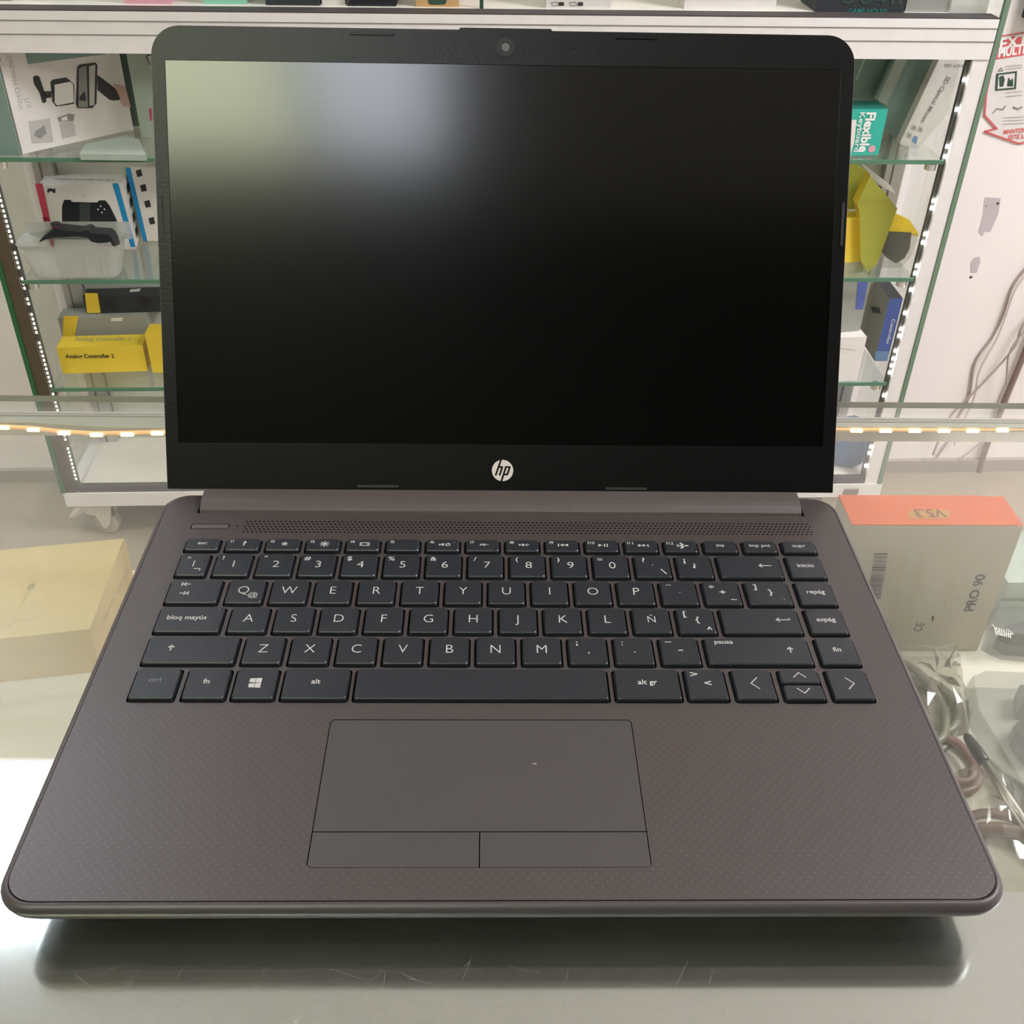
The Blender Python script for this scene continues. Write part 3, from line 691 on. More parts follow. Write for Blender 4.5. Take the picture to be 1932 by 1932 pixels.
# shelf 1, left
m = upright((43, 290.5), (252, 244), S1, .022, 'card_white', height=.152)
dp(m, [(47, 99), (196, 97), (200, 102), (53, 121)], 'card_slate')
dt(m, 'VIDEO MAKING', (45, 206), (22, 104), 'ink_faint', hs=.9); dt(m, 'KIT', (60, 201), (53, 181), 'ink_faint', hs=1)
dp(m, [(62, 146), (67, 142), (74, 144), (82, 168), (88, 190), (86, 194), (80, 194), (75, 176), (64, 158)], 'ink')
dp(m, [(80, 172), (97, 172), (97, 184), (84, 186)], 'ink')
dp(m, [(95, 155), (100, 150), (125, 146), (134, 153), (140, 160), (140, 196), (106, 201), (99, 192)], 'ink')
dp(m, [(103, 160), (133, 154), (138, 160), (139, 193), (108, 199), (103, 194)], 'card_white', off=.001)
dp(m, [(146, 127), (150, 122), (180, 118), (184, 123), (182, 195), (174, 204), (146, 204), (143, 196)], 'ink', off=.001)
dp(m, [(149, 129), (163, 124), (166, 202), (148, 202)], 'ink_grey', off=.0014); dp(m, [(168, 125), (180, 122), (178, 198), (169, 200)], 'ink_faint', off=.0014)
dp(m, [(150, 182), (160, 172), (163, 190), (150, 190)], 'ink', off=.0018)
dp(m, [(184, 141), (205, 157), (221, 170), (227, 188), (214, 190), (206, 188), (184, 170)], 'ink')
dp(m, [(213, 158), (236, 162), (247, 203), (232, 200), (224, 184)], 'skin_print')
dp(m, [(54, 229), (94, 223), (101, 268), (60, 270)], 'ink_faint'); dp(m, [(66, 248), (84, 236), (88, 252), (76, 262), (64, 256)], 'ink_grey', off=.001)
dp(m, [(108, 222), (130, 214), (141, 216), (139, 228), (112, 230)], 'ink_grey'); dp(m, [(113, 232), (138, 229), (144, 256), (118, 262)], 'ink_faint')
dp(m, [(116, 222), (126, 219), (128, 227), (117, 228)], 'card_white', off=.001)
tag(m.build('gadget_box'), 'white video making kit box with a camera rig picture, standing askew on the upper shelf', 'box')
m = upright((-60, 292), (0, 292), S1, .02, 'card_slate', height=.13, dyy=.02)
m = upright((-50, 291), (38, 291), S1, .004, 'card_slate', height=.14, dyy=.012)
dp(m, [(-40, 100), (6, 100), (8, 117), (-38, 118)], 'card_white'); dt(m, '12', (-3, 115), (4, 115), 'ink')
tag(m.build('blister_pack'), 'blue-grey blister pack at the far left edge of the upper shelf', 'package')
m = upright((215, 244), (275, 243), S1, .008, 'card_moss', height=.14, dyy=.172)
tag(m.build('dark_sleeve'), 'dark green package behind the video kit box, upper shelf', 'package')
m = upright((268, 262), (305, 262), S1, .006, 'card_sage', height=.14, dyy=.11)
ds(m, [(283, 122), (276, 108), (279, 104), (286, 104)], .0015, 'ink'); dp(m, [(281, 205), (286, 205), (286, 228), (283, 228)], 'card_red')
tag(m.build('hang_pack'), 'pale hanging blister card half hidden by the left side of the laptop lid', 'package')
m = MB(); m.slab([onz(x, y, S1+.010) for x, y in ((150, 290), (160, 272), (236, 256), (262, 262), (276, 292))], Vector((0, 0, -.0095)), 'card_sage')
tag(m.build('flat_carton'), 'flat pale carton lying on the upper shelf beside the video kit box', 'box')
# shelf 1, right
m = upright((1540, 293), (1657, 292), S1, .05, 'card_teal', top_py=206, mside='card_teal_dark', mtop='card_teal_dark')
dt(m, 'Flexible', (1636, 212), (1620, 287), 'ink_white', thin=.035, hs=1.05); dt(m, 'Keyboard', (1623, 212), (1611, 287), 'ink_white', thin=.01, hs=.75)
fp = m.F.pt(1645, 281, .001); m.disc(fp, .006, 'card_pink', 12, CX, (0, 0, 1)); dp(m, [(1605, 226), (1616, 226), (1612, 268), (1605, 292)], 'card_white')
tag(m.build('keyboard_box'), 'bright teal flexible keyboard box on the upper shelf right of the lid', 'box')
m = slabpx([(1570, 60), (1716, 60), (1650, 196), (1575, 262)], .155, .015, 'card_slate')
ds(m, [(1631, 112), (1616, 150)], .002, 'card_pale_teal')
tag(m.build('slate_carton'), 'grey-green carton leaning behind the teal keyboard box', 'box')
m = slabpx([(1712, 60), (1796, 60), (1697, 270), (1668, 241), (1655, 190), (1650, 185)], .135, .012, 'card_slate')
dp(m, [(1715, 60), (1736, 60), (1673, 199), (1656, 188)], 'card_sage'); 
for k in range(11): ds(m, [(1702-k*3.4, 130+k*6.6), (1707-k*3.4, 131.5+k*6.6)], .001, 'ink_grey', off=.001)
tag(m.build('slate_carton'), 'grey-green carton with a pale toothed spine leaning right of the teal keyboard box', 'box')
m = slabpx([(1796, 60), (1850, 60), (1836, 118), (1800, 200), (1752, 258), (1730, 283), (1697, 271)], .10, .02, 'card_white')
dt(m, '3D Optical Mouse', (1787, 143), (1737, 230), 'ink_grey', thin=.01, hs=1.0, flip=False); dt(m, '360 619 1202', (1826, 122), (1782, 121), 'ink', hs=.9)
for x, y in ((1725, 240), (1737, 244), (1716, 255)): dp(m, [(x-4, y-5), (x+5, y-3), (x+3, y+6), (x-6, y+4)], 'ink_faint'); dp(m, [(x-1, y-1), (x+2, y-1), (x+1, y+2), (x-2, y+2)], 'ink_grey', off=.001)
dp(m, [(1724, 256), (1732, 258), (1729, 271), (1720, 267)], 'card_lightblue')
tag(m.build('mouse_box'), 'white optical mouse box leaning at the right end of the upper shelf', 'box')

# shelf 2, left : controller cartons
m = upright((104, 476), (256, 470), S2, .075, 'card_white', top_py=344)
dp(m, [(66, 346), (80, 346), (98, 430), (102, 470), (100, 470), (84, 420)], 'card_red')
dp(m, [(80, 410), (93, 410), (104, 470), (98, 470)], 'card_red')
dp(m, [(212, 346), (223, 346), (256, 466), (247, 466)], 'card_blue')
dp(m, [(117, 415), (117, 388), (121, 377), (133, 377), (136, 381), (183, 382), (187, 378), (199, 378), (207, 388), (221, 417), (221, 440), (116, 440)], 'controller_black')
dp(m, [(150, 383), (170, 383), (170, 420), (150, 420)], 'plastic_slate', off=.001)
for x, y in ((190, 389), (197, 395), (192, 401), (185, 395)): m.disc(m.F.pt(x, y, .0012), .0015, 'ink_white', 6, CX, (0, 0, 1))
dp(m, [(90, 356), (95, 355), (100, 357), (104, 355), (105, 363), (101, 365), (99, 361), (94, 361), (91, 365), (89, 362)], 'ink')
for r in (3, 6, 9): ds(m, [(158+r*math.cos(t*.35-.7-1.57+.0), 376+r*math.sin(t*.35-.7-1.57)) for t in range(5)], .0008, 'ink_faint')
dt(m, 'Wireless Controller For N-S', (100, 339), (212, 341), 'ink_grey', F=m.T, thin=.01, hs=1.6)
def side(m, s_, t): return m.b + m.back*s_ + m.up*(m.h*t) + (m.b-m.a).normalized()*.0006
for t in (.16, .38, .60, .82): m.poly([side(m, .3, t-.06), side(m, .72, t-.05), side(m, .8, t+.05), side(m, .35, t+.07)], 'ink')
tag(m.build('controller_box'), 'white wireless controller box with red and blue stripes, front of the middle shelf', 'box')
m = upright((269, 455), (330, 455), S2, .05, 'card_white', top_py=316)
dp(m, [(236, 316), (246, 316), (278, 455), (270, 455)], 'card_blue')
for k, y in enumerate((322, 350, 380, 412)): dp(m, [(256+k*8, y), (266+k*8, y-3), (269+k*8, y+10), (259+k*8, y+12)], 'ink')
tag(m.build('controller_box'), 'second white controller box with pictogram side, half behind the laptop lid', 'box')
# cloudy tray with a real game controller in it
F2 = cface(.004); T_ = [inv @ p for p in (F2.pt(62, 524), F2.pt(222, 522), F2.pt(36, 458), F2.pt(236, 458))]
xa, xb, z0 = T_[0].x, T_[1].x, S2+.0005
m = C_()
def tr(e, z, y0, y1): return [(x, y, z) for x, y in rrect(xa-e, y0-e*.3, xb+e, y1+e*.2, .015, 5)]
m.loft([tr(-.002, z0+.002, .002, .05), tr(.0, z0+.006, .002, .052), tr(.012, z0+.055, .0, .056), tr(.016, z0+.062, -.001, .058)], 'cloudy_plastic', cap1=False, smooth=True)
m.loft([tr(.008, z0+.050, .004, .052), tr(.016, z0+.062, -.001, .058)], 'cloudy_plastic', cap0=False, cap1=False, smooth=True)
for k in range(5):
    x = xa+.02+k*(xb-xa-.04)/4; m.box(x, x+.0012, -.002, .001, z0+.008, z0+.045, 'cloudy_plastic')
m.box(xa-.008, xb+.02, .056, .058, z0+.05, z0+.080, 'cloudy_plastic')
tag(m.build('packaging_tray'), 'cloudy white plastic tray holding a black controller, on the middle shelf', 'tray')
F3 = cface(.028)
m = MB(); pts = [(73, 458), (78, 450), (94, 437), (99, 432), (150, 438), (158, 435), (166, 435), (172, 440), (203, 442), (210, 448), (217, 462), (219, 474), (214, 466), (208, 456), (200, 458), (185, 459), (172, 456), (166, 449), (150, 446), (100, 448), (86, 452)]
m.slab([F3.pt(x, y) for x, y in pts], -CN*.028, 'controller_black')
gc = m.build('game_controller'); tag(gc, 'black game controller with a red thumbstick, lying in the cloudy tray', 'game controller')
for px, py, mt in ((103, 437, 'stick_red'), (162, 445, 'stick_blue')):
    c = F3.pt(px, py) + CN*(-.012); M_ = Matrix.Translation(c); m = MB(M_); s_ = 1 if mt == 'stick_red' else .6
    for r0, r1, za, zb, mm_ in ((.006, .0055, 0, .006, mt), (.008, .008, .006, .0105, 'controller_black')):
        m.loft([[(r0*s_*math.cos(t*math.pi/8), r0*s_*math.sin(t*math.pi/8), za*s_) for t in range(16)], [(r1*s_*math.cos(t*math.pi/8), r1*s_*math.sin(t*math.pi/8), zb*s_) for t in range(16)]], mm_)
    m.build('thumbstick', gc)

# shelf 3, left
m = upright((119, 705), (279, 700), S3, .045, 'card_yellow', top_py=651)
dt(m, 'Analog Controller 2', (124, 676), (216, 675), 'ink', thin=.02, hs=1.1); dt(m, 'Analog Controller 2', (139, 643), (246, 642), 'ink_olive', F=m.T, thin=.01, hs=1.6)
tag(m.build('controller_box'), 'yellow box lettered Analog Controller 2, front of the lowest glass shelf', 'box')
m = upright((128, 676), (290, 672), S3, .04, 'card_greyer', top_py=596)  # mirror image of the charcoal carton, built as a grey box
dp(m, [(210, 600), (232, 599), (230, 606), (209, 606)], 'card_white'); dp(m, [(120, 596), (148, 596), (140, 640), (118, 640)], 'card_yellow')
gz = m.a.z+m.h; gb = m
tag(m.build('grey_carton'), 'grey block painted as the reflection of the charcoal carton, behind the yellow Analog Controller box', 'box')
m = upright((163, 592), (312, 588), gz, .035, 'card_dark', top_py=556)
dp(m, [(160, 553), (184, 553), (190, 590), (164, 591)], 'card_yellow'); dp(m, [(246, 546), (266, 544), (263, 550), (244, 551)], 'card_white', F=m.T)
dp(m, [(196, 566), (222, 566), (222, 584), (199, 584)], 'controller_black'); dp(m, [(255, 560), (285, 561), (286, 578), (262, 580)], 'controller_black')
tag(m.build('dark_carton'), 'charcoal carton with yellow end on top of its painted reflection, lowest glass shelf', 'box')
m = upright((288, 703), (330, 703), S3, .04, 'card_yellow', top_py=630)
tag(m.build('yellow_carton'), 'plain yellow carton peeking out left of the laptop lid beside the Analog Controller box', 'box', 'yellow cartons in the cabinet')

# shelf 2, right
m = slabpx([(1570, 290), (1606, 306), (1642, 328), (1622, 375), (1612, 395), (1570, 395)], .10, .02, 'card_olive'); tag(m.build('yellow_carton'), 'olive yellow carton behind the big leaning one, right of the lid on the middle shelf', 'box', 'yellow cartons in the cabinet')
m = slabpx([(1642, 332), (1693, 393), (1655, 498), (1637, 514), (1624, 490), (1622, 400), (1617, 385)], .06, .025, 'card_olive', 'card_yellow')
tag(m.build('yellow_carton'), 'large olive yellow carton leaning diagonally, right of the lid on the middle shelf', 'box', 'yellow cartons in the cabinet')
m = upright((1560, 497), (1622, 494), S2, .03, 'card_yellow', top_py=410); tag(m.build('yellow_carton'), 'golden yellow box standing in front of the leaning olive carton, middle shelf', 'box', 'yellow cartons in the cabinet')
m = slabpx([(1624, 306), (1646, 324), (1682, 352), (1690, 366), (1660, 350), (1640, 330)], .12, .01, 'card_white'); tag(m.build('highlight_strip'), 'white highlight modelled as a solid strip above the leaning olive carton', 'card')  # a highlight, drawn as a thin white slab
t = slabpx([(1660, 405), (1688, 402), (1716, 415), (1733, 440), (1733, 446), (1660, 436)], .09, .004, 'card_yellow')
pk = t.build('blister_pack'); tag(pk, 'clear blister pack with yellow header card and grey adapter, middle shelf right', 'package')
m = slabpx([(1663, 437), (1720, 440), (1716, 470), (1706, 488), (1690, 497), (1672, 486), (1660, 470)], .086, .015, 'plastic_slate'); m.build('adapter', pk)
m = slabpx([(1655, 437), (1733, 441), (1722, 480), (1700, 505), (1664, 505), (1656, 470)], .0855, .0004, 'clear_film'); m.build('blister', pk)
# shelf 3, right
m = upright((1650, 681), (1674, 681), S3, .095, 'card_navy', top_py=563, mside='card_greyer', mtop='card_dark')
dt(m, 'Controller', (1683, 602), (1671, 650), 'ink_white', thin=.01, hs=.8); dp(m, [(1652, 662), (1678, 663), (1674, 680), (1650, 680)], 'card_lightblue')
dp(m, [(1643, 578), (1659, 580), (1662, 592), (1646, 590)], 'plastic_slate', F=Face(m.a, (m.b-m.a)))
tag(m.build('blue_carton'), 'narrow blue and grey box standing at the right end of the lowest glass shelf', 'box')
m = upright((1545, 722), (1616, 719), S3, .06, 'card_white', top_py=636); sz = m.a.z+m.h
ds(m, [(1560, 655), (1614, 660)], .001, 'ink_faint'); tag(m.build('white_carton'), 'white carton right beside the lid on the lowest glass shelf, under a grey one', 'box')
m = upright((1560, 630), (1622, 624), sz, .03, 'card_greyer', top_py=528); dp(m, [(1619, 530), (1638, 530), (1628, 583), (1614, 583)], 'card_navy')
tag(m.build('grey_carton'), 'grey and blue carton stacked on the white one, right of the lid', 'box')
m = MB(CABM); c0 = inv @ cface(.06).pt(1595, 880)
for (r, h_) in ((.045, .0),): pass
L_ = []
for z_, r in ((0, .034), (.012, .046), (.04, .052), (.07, .044), (.09, .024), (.1, .010)):
    L_.append([(c0.x+r*(1+.12*math.sin(3*t)+.05*math.sin(7*t+z_*90))*math.cos(t), .075+r*.8*math.sin(t)*(1+.1*math.cos(5*t)), -.860+z_) for t in [k*math.pi/12 for k in range(24)]])
m.loft(L_, 'blue_bag', smooth=True); tag(m.build('blue_pouch'), 'crumpled blue pouch on the bottom board of the cabinet, seen through the counter glass', 'pouch')

# upper shelf goods, only their bottoms in view
def topbox(x0p, x1p, dy, h, d, mt, nm, label, cat='box', yb=18):
    F = cface(dy); a, b = inv @ F.pt(x0p, yb), inv @ F.pt(x1p, yb); m = MB(CABM)
    m.box(a.x, b.x, dy, dy+d, -.0124, h, mt, bev=.002); m.F = F
    m.M = Matrix.Identity(4); return m, nm, label, cat
def fin(q): m, nm, label, cat = q; return tag(m.build(nm), label, cat)
q = topbox(-60, 84, .05, .1, .06, 'card_white', 'white_carton', 'white carton with grey print above the left end of the white rail', yb=5); dp(q[0], [(-50, -5), (24, -4), (24, 1), (-50, 1)], 'ink_grey'); fin(q)
fin(topbox(90, 180, .09, .08, .05, 'card_slate', 'slate_carton', 'blurred grey-green carton between the white carton and the pink one, above the rail', yb=2))
fin(topbox(236, 322, .04, .06, .07, 'card_pink', 'pink_carton', 'pink carton above the white rail, left of the laptop lid', yb=8))
fin(topbox(384, 466, .045, .07, .07, 'card_mint', 'mint_carton', 'mint green carton above the white rail and the left lid corner', yb=12))
fin(topbox(502, 604, .04, .09, .06, 'card_dark', 'black_carton', 'black carton above the rail, right of the mint green one', yb=12))
fin(topbox(608, 652, .05, .09, .03, 'card_white', 'white_carton', 'small white carton between the two black items above the rail', yb=13))
F = cface(.04); m = MB(); m.slab([F.pt(x, y) for x, y in ((652, 17), (745, 18), (752, -2), (760, -40), (650, -40), (660, -2))], -CN*.05, 'controller_black'); tag(m.build('black_stand'), 'black tapered stand foot above the rail, left of the tan carton', 'stand')
q = topbox(785, 866, .04, .1, .05, 'card_tan', 'tan_carton', 'tan cardboard carton with a dark window above the middle of the lid', yb=19); dp(q[0], [(808, -4), (842, -4), (842, 5), (838, 9), (812, 9), (808, 5)], 'dark_green'); fin(q)
fin(topbox(905, 912, .03, .12, .006, 'dark_green', 'green_stick', 'thin upright green stick right of the tan carton', 'stick', yb=22))
q = topbox(1030, 1152, .035, .1, .04, 'card_white', 'white_carton', 'white carton with cable plug drawings above the lid, right of the webcam', yb=21)
for x in (1040, 1074): ds(q[0], [(x, 5), (x+12, 4), (x+14, 10), (x+2, 11), (x, 5)], .001, 'ink_grey')
for x in (1054, 1090): dp(q[0], [(x, 4), (x+10, 4), (x+10, 11), (x, 11)], 'ink')
fin(q)
fin(topbox(1290, 1462, .04, .12, .06, 'card_white', 'white_carton', 'plain white carton above the right half of the laptop lid', yb=22))
q = topbox(1536, 1704, .03, .1, .08, 'card_dark', 'game_box', 'dark box lettered game house above the right lid corner', yb=26); dt(q[0], 'GAME HOUSE', (1600, 24.5), (1672, 26), 'card_teal_dark', thin=.01, hs=1.0)
dt(q[0], 'O O 4 H', (1586, 7), (1700, 8), 'dark_green', thin=.02, hs=.8); fin(q)
fin(topbox(1706, 1786, .035, .1, .06, 'card_greyer', 'grey_carton', 'grey carton right of the dark game box above the rail', yb=28))
q = topbox(1790, 1860, .03, .1, .05, 'cloudy_plastic', 'clear_bag', 'translucent white plastic bag at the right end above the rail', 'bag', yb=29); fin(q)

# ------------------------------------------------------------------ things on the wall and floor
WF = cface(WALL)
m = MB(); Fw = cface(WALL-.0015)
ps = [(1887, 68), (1990, 50), (2060, 130), (2040, 275), (1922, 271), (1856, 249), (1881, 243), (1858, 220), (1861, 178), (1875, 115)]
m.slab([Fw.pt(x, y) for x, y in ps], -CN*.0012, 'card_white'); m.F = Fw
dp(m, [(1888, 73), (1990, 55), (1990, 95), (1875, 113)], 'ink_red')
dt(m, 'EXTINTOR', (1886, 94), (2030, 66), 'ink_white', thin=.03, hs=1.0); dt(m, 'MULTIPROPOSITO', (1883, 108), (2030, 84), 'ink_white', thin=.04, hs=1.35)
ds(m, [(1875, 115), (1861, 178), (1858, 218), (1881, 243), (1857, 248), (1922, 271), (1990, 255)], .003, 'ink_red', off=.001)
ds(m, [(1887, 68), (1960, 58)], .002, 'ink_red', off=.001)
dp(m, [(1880, 139), (1919, 134), (1917, 168), (1878, 171)], 'dark_green', off=.001); dp(m, [(1884, 142), (1915, 138), (1913, 165), (1882, 168)], 'card_white', off=.0014)
dp(m, [(1885, 145), (1893, 142), (1896, 150), (1893, 163), (1886, 164)], 'dark_green', off=.0018); dp(m, [(1900, 160), (1903, 146), (1907, 152), (1911, 147), (1912, 163), (1901, 163)], 'dark_green', off=.0018)
ds(m, [(1883, 134), (1889, 128), (1892, 134), (1883, 134)], .001, 'ink', off=.001)
for y in (125, 130, 175, 182): ds(m, [(1897, y), (1928, y-3)], .0015, 'ink_faint', off=.001)
ds(m, [(1874, 213), (1880, 205), (1892, 207), (1897, 200)], .002, 'ink_grey', off=.001); ds(m, [(1912, 202), (1920, 206), (1928, 202)], .003, 'ink_grey', off=.001)
for y in (222, 228, 234): ds(m, [(1893, y), (1932, y-2)], .0015, 'ink_faint', off=.001)
dt(m, 'MANTENGA', (1893, 253), (1950, 248), 'ink_red', thin=.02, hs=1.1); dt(m, 'ESTE LUGAR', (1902, 263), (1960, 259), 'ink_red', thin=.02, hs=1.1)
tag(m.build('extinguisher_sign'), 'red and white extinguisher arrow sign on the wall right of the cabinet', 'sign')
m = MB(CABM); a = inv @ WF.pt(1927, 32); m.box(a.x, a.x+.08, WALL-.03, WALL, a.z, a.z+.12, 'card_dark', bev=.004)
tag(m.build('wall_box'), 'dark box fixed to the wall at the top right, above the red sign', 'box')
def smooth(P, n=6):
    out = []
    for i in range(len(P)-1):
        p0, p1, p2, p3 = P[max(i-1, 0)], P[i], P[i+1], P[min(i+2, len(P)-1)]
        for k in range(n):
            t = k/n; out.append(0.5*((2*p1)+(p2-p0)*t+(2*p0-5*p1+4*p2-p3)*t*t+(3*p1-p0-3*p2+p3)*t**3))
    return out+[P[-1]]
def wcable(pts, r, mt, nm, label, cat='cable', off=.004):
    m = MB(); m.tube(smooth([cface(WALL-off).pt(x, y) for x, y in pts]), r, mt, 6); tag(m.build(nm), label, cat, 'cables on the wall' if nm == 'wall_cable' else None)
wcable([(2000, 430), (1932, 510), (1909, 544), (1894, 591), (1873, 635), (1840, 684), (1827, 751), (1800, 800), (1793, 825), (1768, 862)], .0024, 'cable_taupe', 'wall_cable', 'outermost thin taupe cable sweeping down the wall right of the cabinet')
wcable([(2000, 440), (1936, 518), (1914, 550), (1898, 595), (1880, 640), (1848, 700), (1838, 751), (1812, 805), (1800, 840)], .002, 'cable_white', 'wall_cable', 'pale cable running beside the taupe one down the wall', off=.012)
wcable([(2000, 540), (1932, 611), (1915, 653), (1871, 705), (1827, 751), (1790, 790), (1760, 858)], .0024, 'cable_taupe', 'wall_cable', 'taupe cable crossing low over the wall towards the counter edge', off=.02)
wcable([(1990, 560), (1932, 625), (1904, 668), (1899, 720), (1886, 751), (1866, 815), (1832, 850), (1800, 872)], .002, 'cable_taupe', 'wall_cable', 'short taupe cable next to the brown pipe', off=.028)
wcable([(2010, 470), (1932, 668), (1896, 756), (1862, 840), (1846, 895)], .0065, 'pipe_brown', 'wall_pipe', 'brown pipe slanting down the wall at the right edge', 'pipe', off=.012)
m = MB(); m.tube(smooth([onz(x, y, FLOOR+.006) for x, y in ((-60, 960), (0, 893), (28, 872), (55, 863), (78, 862), (96, 858))]), .005, 'cable_white', 6)
tag(m.build('floor_cable'), 'pale cable on the floor left of the cabinet, seen through the glass', 'cable')

# ================================================================== GOODS INSIDE THE COUNTER
# cream carton lying flat
m = MB(); zt = SH+.0325; A = Vector((-.2285, .2465, 0)); ux = Vector((-.985, -.170, 0)).normalized(); uy = Vector((-.045, .999, 0)).normalized()
q4 = [A, A+ux*.14, A+ux*.14+uy*.083, A+uy*.083]
lo_ = [m.v((p.x, p.y, SH+.0003)) for p in q4]; hi_ = [m.v((p.x, p.y, zt)) for p in q4]
m.f(hi_, 'card_cream'); m.f(lo_[::-1], 'card_cream')
for i in range(4): m.f([lo_[i], lo_[(i+1) % 4], hi_[(i+1) % 4], hi_[i]], 'card_cream')
T_ = Face((0, 0, zt), (0, 0, 1)); Ff = Face(A, (ux.y, -ux.x, 0)); Fr = Face(A, (1, .045, 0)); m.F = T_
dp(m, [(53, 1104), (67, 1100), (64, 1110), (51, 1113)], 'ink_olive', off=.0003)
ds(m, [(58, 1102), (60, 1096)], .0006, 'ink_cream', off=.0003); ds(m, [(64, 1100), (67, 1094)], .0006, 'ink_cream', off=.0003)
ds(m, [(55, 1113), (45, 1130), (44, 1140), (50, 1146), (68, 1143), (78, 1147), (79, 1155), (68, 1166), (52, 1170), (35, 1171)], .0004, 'ink_cream', off=.0003)
ds(m, [(0, 1167), (26, 1164), (20, 1180), (0, 1183)], .0004, 'ink_cream', off=.0003)
for r in (5, 3): ds(m, [(181+r*1.7*math.cos(t*.6), 1045+r*math.sin(t*.6)) for t in range(12)], .0003, 'ink_cream', off=.0003)
ds(m, [(232, 1018), (169, 1187)], .0004, 'ink_cream', off=.0003)
for k in range(4): dp(m, [(242-k*13, 1072+k*27), (248-k*13, 1072+k*27), (238-k*13, 1093+k*27), (233-k*13, 1093+k*27)], 'ink_cream', F=Fr, off=.0004)
for y, a_, b_ in ((1232, 0, 24), (1233, 30, 118), (1241, 17, 122)): ds(m, [(a_, y), (b_, y-8*(b_-a_)/118)], .0006, 'ink_cream', F=Ff, off=.0004)
tag(m.build('cream_carton'), 'cream carton with a plug and cable drawing lying in the counter, left of the laptop', 'box')
# PRO 90 carton
m = upright((1547, 1228), (1843, 1228), SH+.0003, .028, 'card_grey', top_py=992, mtop='card_orange', mside='card_grey')
# orange lid cap with rounded far corner
cap = MB(); a, b, bk = m.a+m.up*m.h, m.b+m.up*m.h, m.back
px_ = (b-a).normalized(); cap_pts = [a, b-px_*.003, b+bk*.18, b+bk*.5-px_*.0015, b+bk*.8-px_*.006, b+bk-px_*.013, a+bk]
cap.slab([p+Vector((0, 0, .0006)) for p in cap_pts], Vector((0, 0, -.0004)), 'card_orange')
pb = thing('earphone_box', ((m.a.x+m.b.x)/2, (m.a.y+m.b.y)/2, SH), 'grey box lettered PRO 90 with orange top, upright right of the laptop', 'box')
TT = Face(a+Vector((0, 0, .0006)), (0, 0, 1))
cap.poly([TT.pt(1752.5+(40 if abs(t) < 8 else -40)+0*t, 970) for t in ()] or [TT.pt(1753+30*s1+10*math.cos(u), 970+8.5*math.sin(u), .0002) for s1, u in [(1, -1.57+k*.393) for k in range(9)]+[(-1, 1.57+k*.393) for k in range(9)]], 'pill_yellow')
dt(cap, 'V5.3', (1779, 961), (1722, 961), 'ink_orange', F=TT, thin=.02, hs=1.1, off=.0004)
cap.build('lid', pb)['label'] = 'orange lid with an upside down V5.3 mark'
dt(m, 'PRO 90', (1836, 1153), (1860, 1084), 'ink', thin=.03, hs=.9, off=.0004)
y = 1044; rr = random.Random(5)
while y < 1128:
    h_ = rr.choice((1.2, 2, 3.2, 4)); xo = (1044-y)*.16
    dp(m, [(1650+xo, y), (1675+xo, y), (1675+xo-.2*h_, y+h_), (1650+xo-.2*h_, y+h_)], 'ink', off=.0004); y += h_+rr.choice((1.2, 1.6, 2.6))
for k, (x, y0, y1) in enumerate(((1684, 1045, 1140), (1692, 1044, 1180), (1698, 1044, 1185), (1703, 1044, 1190), (1707, 1050, 1150), (1722, 1070, 1180), (1728, 1072, 1185), (1738, 1040, 1188), (1745, 1050, 1130), (1790, 1085, 1182), (1800, 1090, 1170))):
    ds(m, [(x, y0), (x-(y1-y0)*.14, y1)], .0006, 'ink_olive', off=.0003)
dt(m, 'CE', (1737, 1192), (1745, 1176), 'ink', off=.0004, hs=1.2); dp(m, [(1758, 1162), (1763, 1162), (1761, 1172), (1757, 1171)], 'ink', off=.0004)
m.build('carton_body', pb)

# right side: pale carton, blister packs, bags
m = upright((1868, 1190), (2010, 1188), SH+.0003, .05, 'card_sage', top_py=1098)
for k in range(9): ds(m, [(1890+k*5, 1134), (1893+k*5, 1128)], .0005, 'ink', off=.0004)
tag(m.build('pale_carton'), 'pale grey carton with small slanted hatch marks, right of the PRO 90 box', 'box')
def pack_outline(pts, z0, z1, m, mt, shrink=.12):
    P0 = [onz(x, y, z0) for x, y in pts]; c = sum(P0, Vector())/len(P0)
    mid = [p.lerp(c, .02)+Vector((0, 0, (z1-z0)*.6)) for p in P0]; top_ = [p.lerp(c, shrink)+Vector((0, 0, z1-z0)) for p in P0]
    m.loft([P0, mid, top_], mt, smooth=False)
t = MB(); pack_outline([(1850, 1226), (1862, 1178), (1880, 1168), (1990, 1168), (1990, 1252), (1932, 1249), (1888, 1244), (1868, 1236)], SH+.0003, SH+.02, t, 'cloudy_film')
bp = t.build('blister_pack'); tag(bp, 'clear blister pack with a dark device below the pale carton, right edge', 'package')
m = MB(); pack_outline([(1872, 1222), (1884, 1206), (1932, 1200), (1985, 1205), (1985, 1240), (1932, 1238), (1892, 1236)], SH+.0006, SH+.014, m, 'plastic_dark', .2); m.build('device', bp)
m = MB(); z = SH+.0196
for k in range(8): m.stroke3([onz(1876+k*4.4, 1182+k*1.2, z), onz(1880+k*3.8, 1197+k*.9, z)], .0006, (0, 0, 1), 'ink_white')
m.stroke3([onz(*p, z) for p in ((1872, 1178), (1890, 1198), (1912, 1196), (1900, 1186))], .0006, (0, 0, 1), 'ink_white'); m.build('hatched_label', bp)

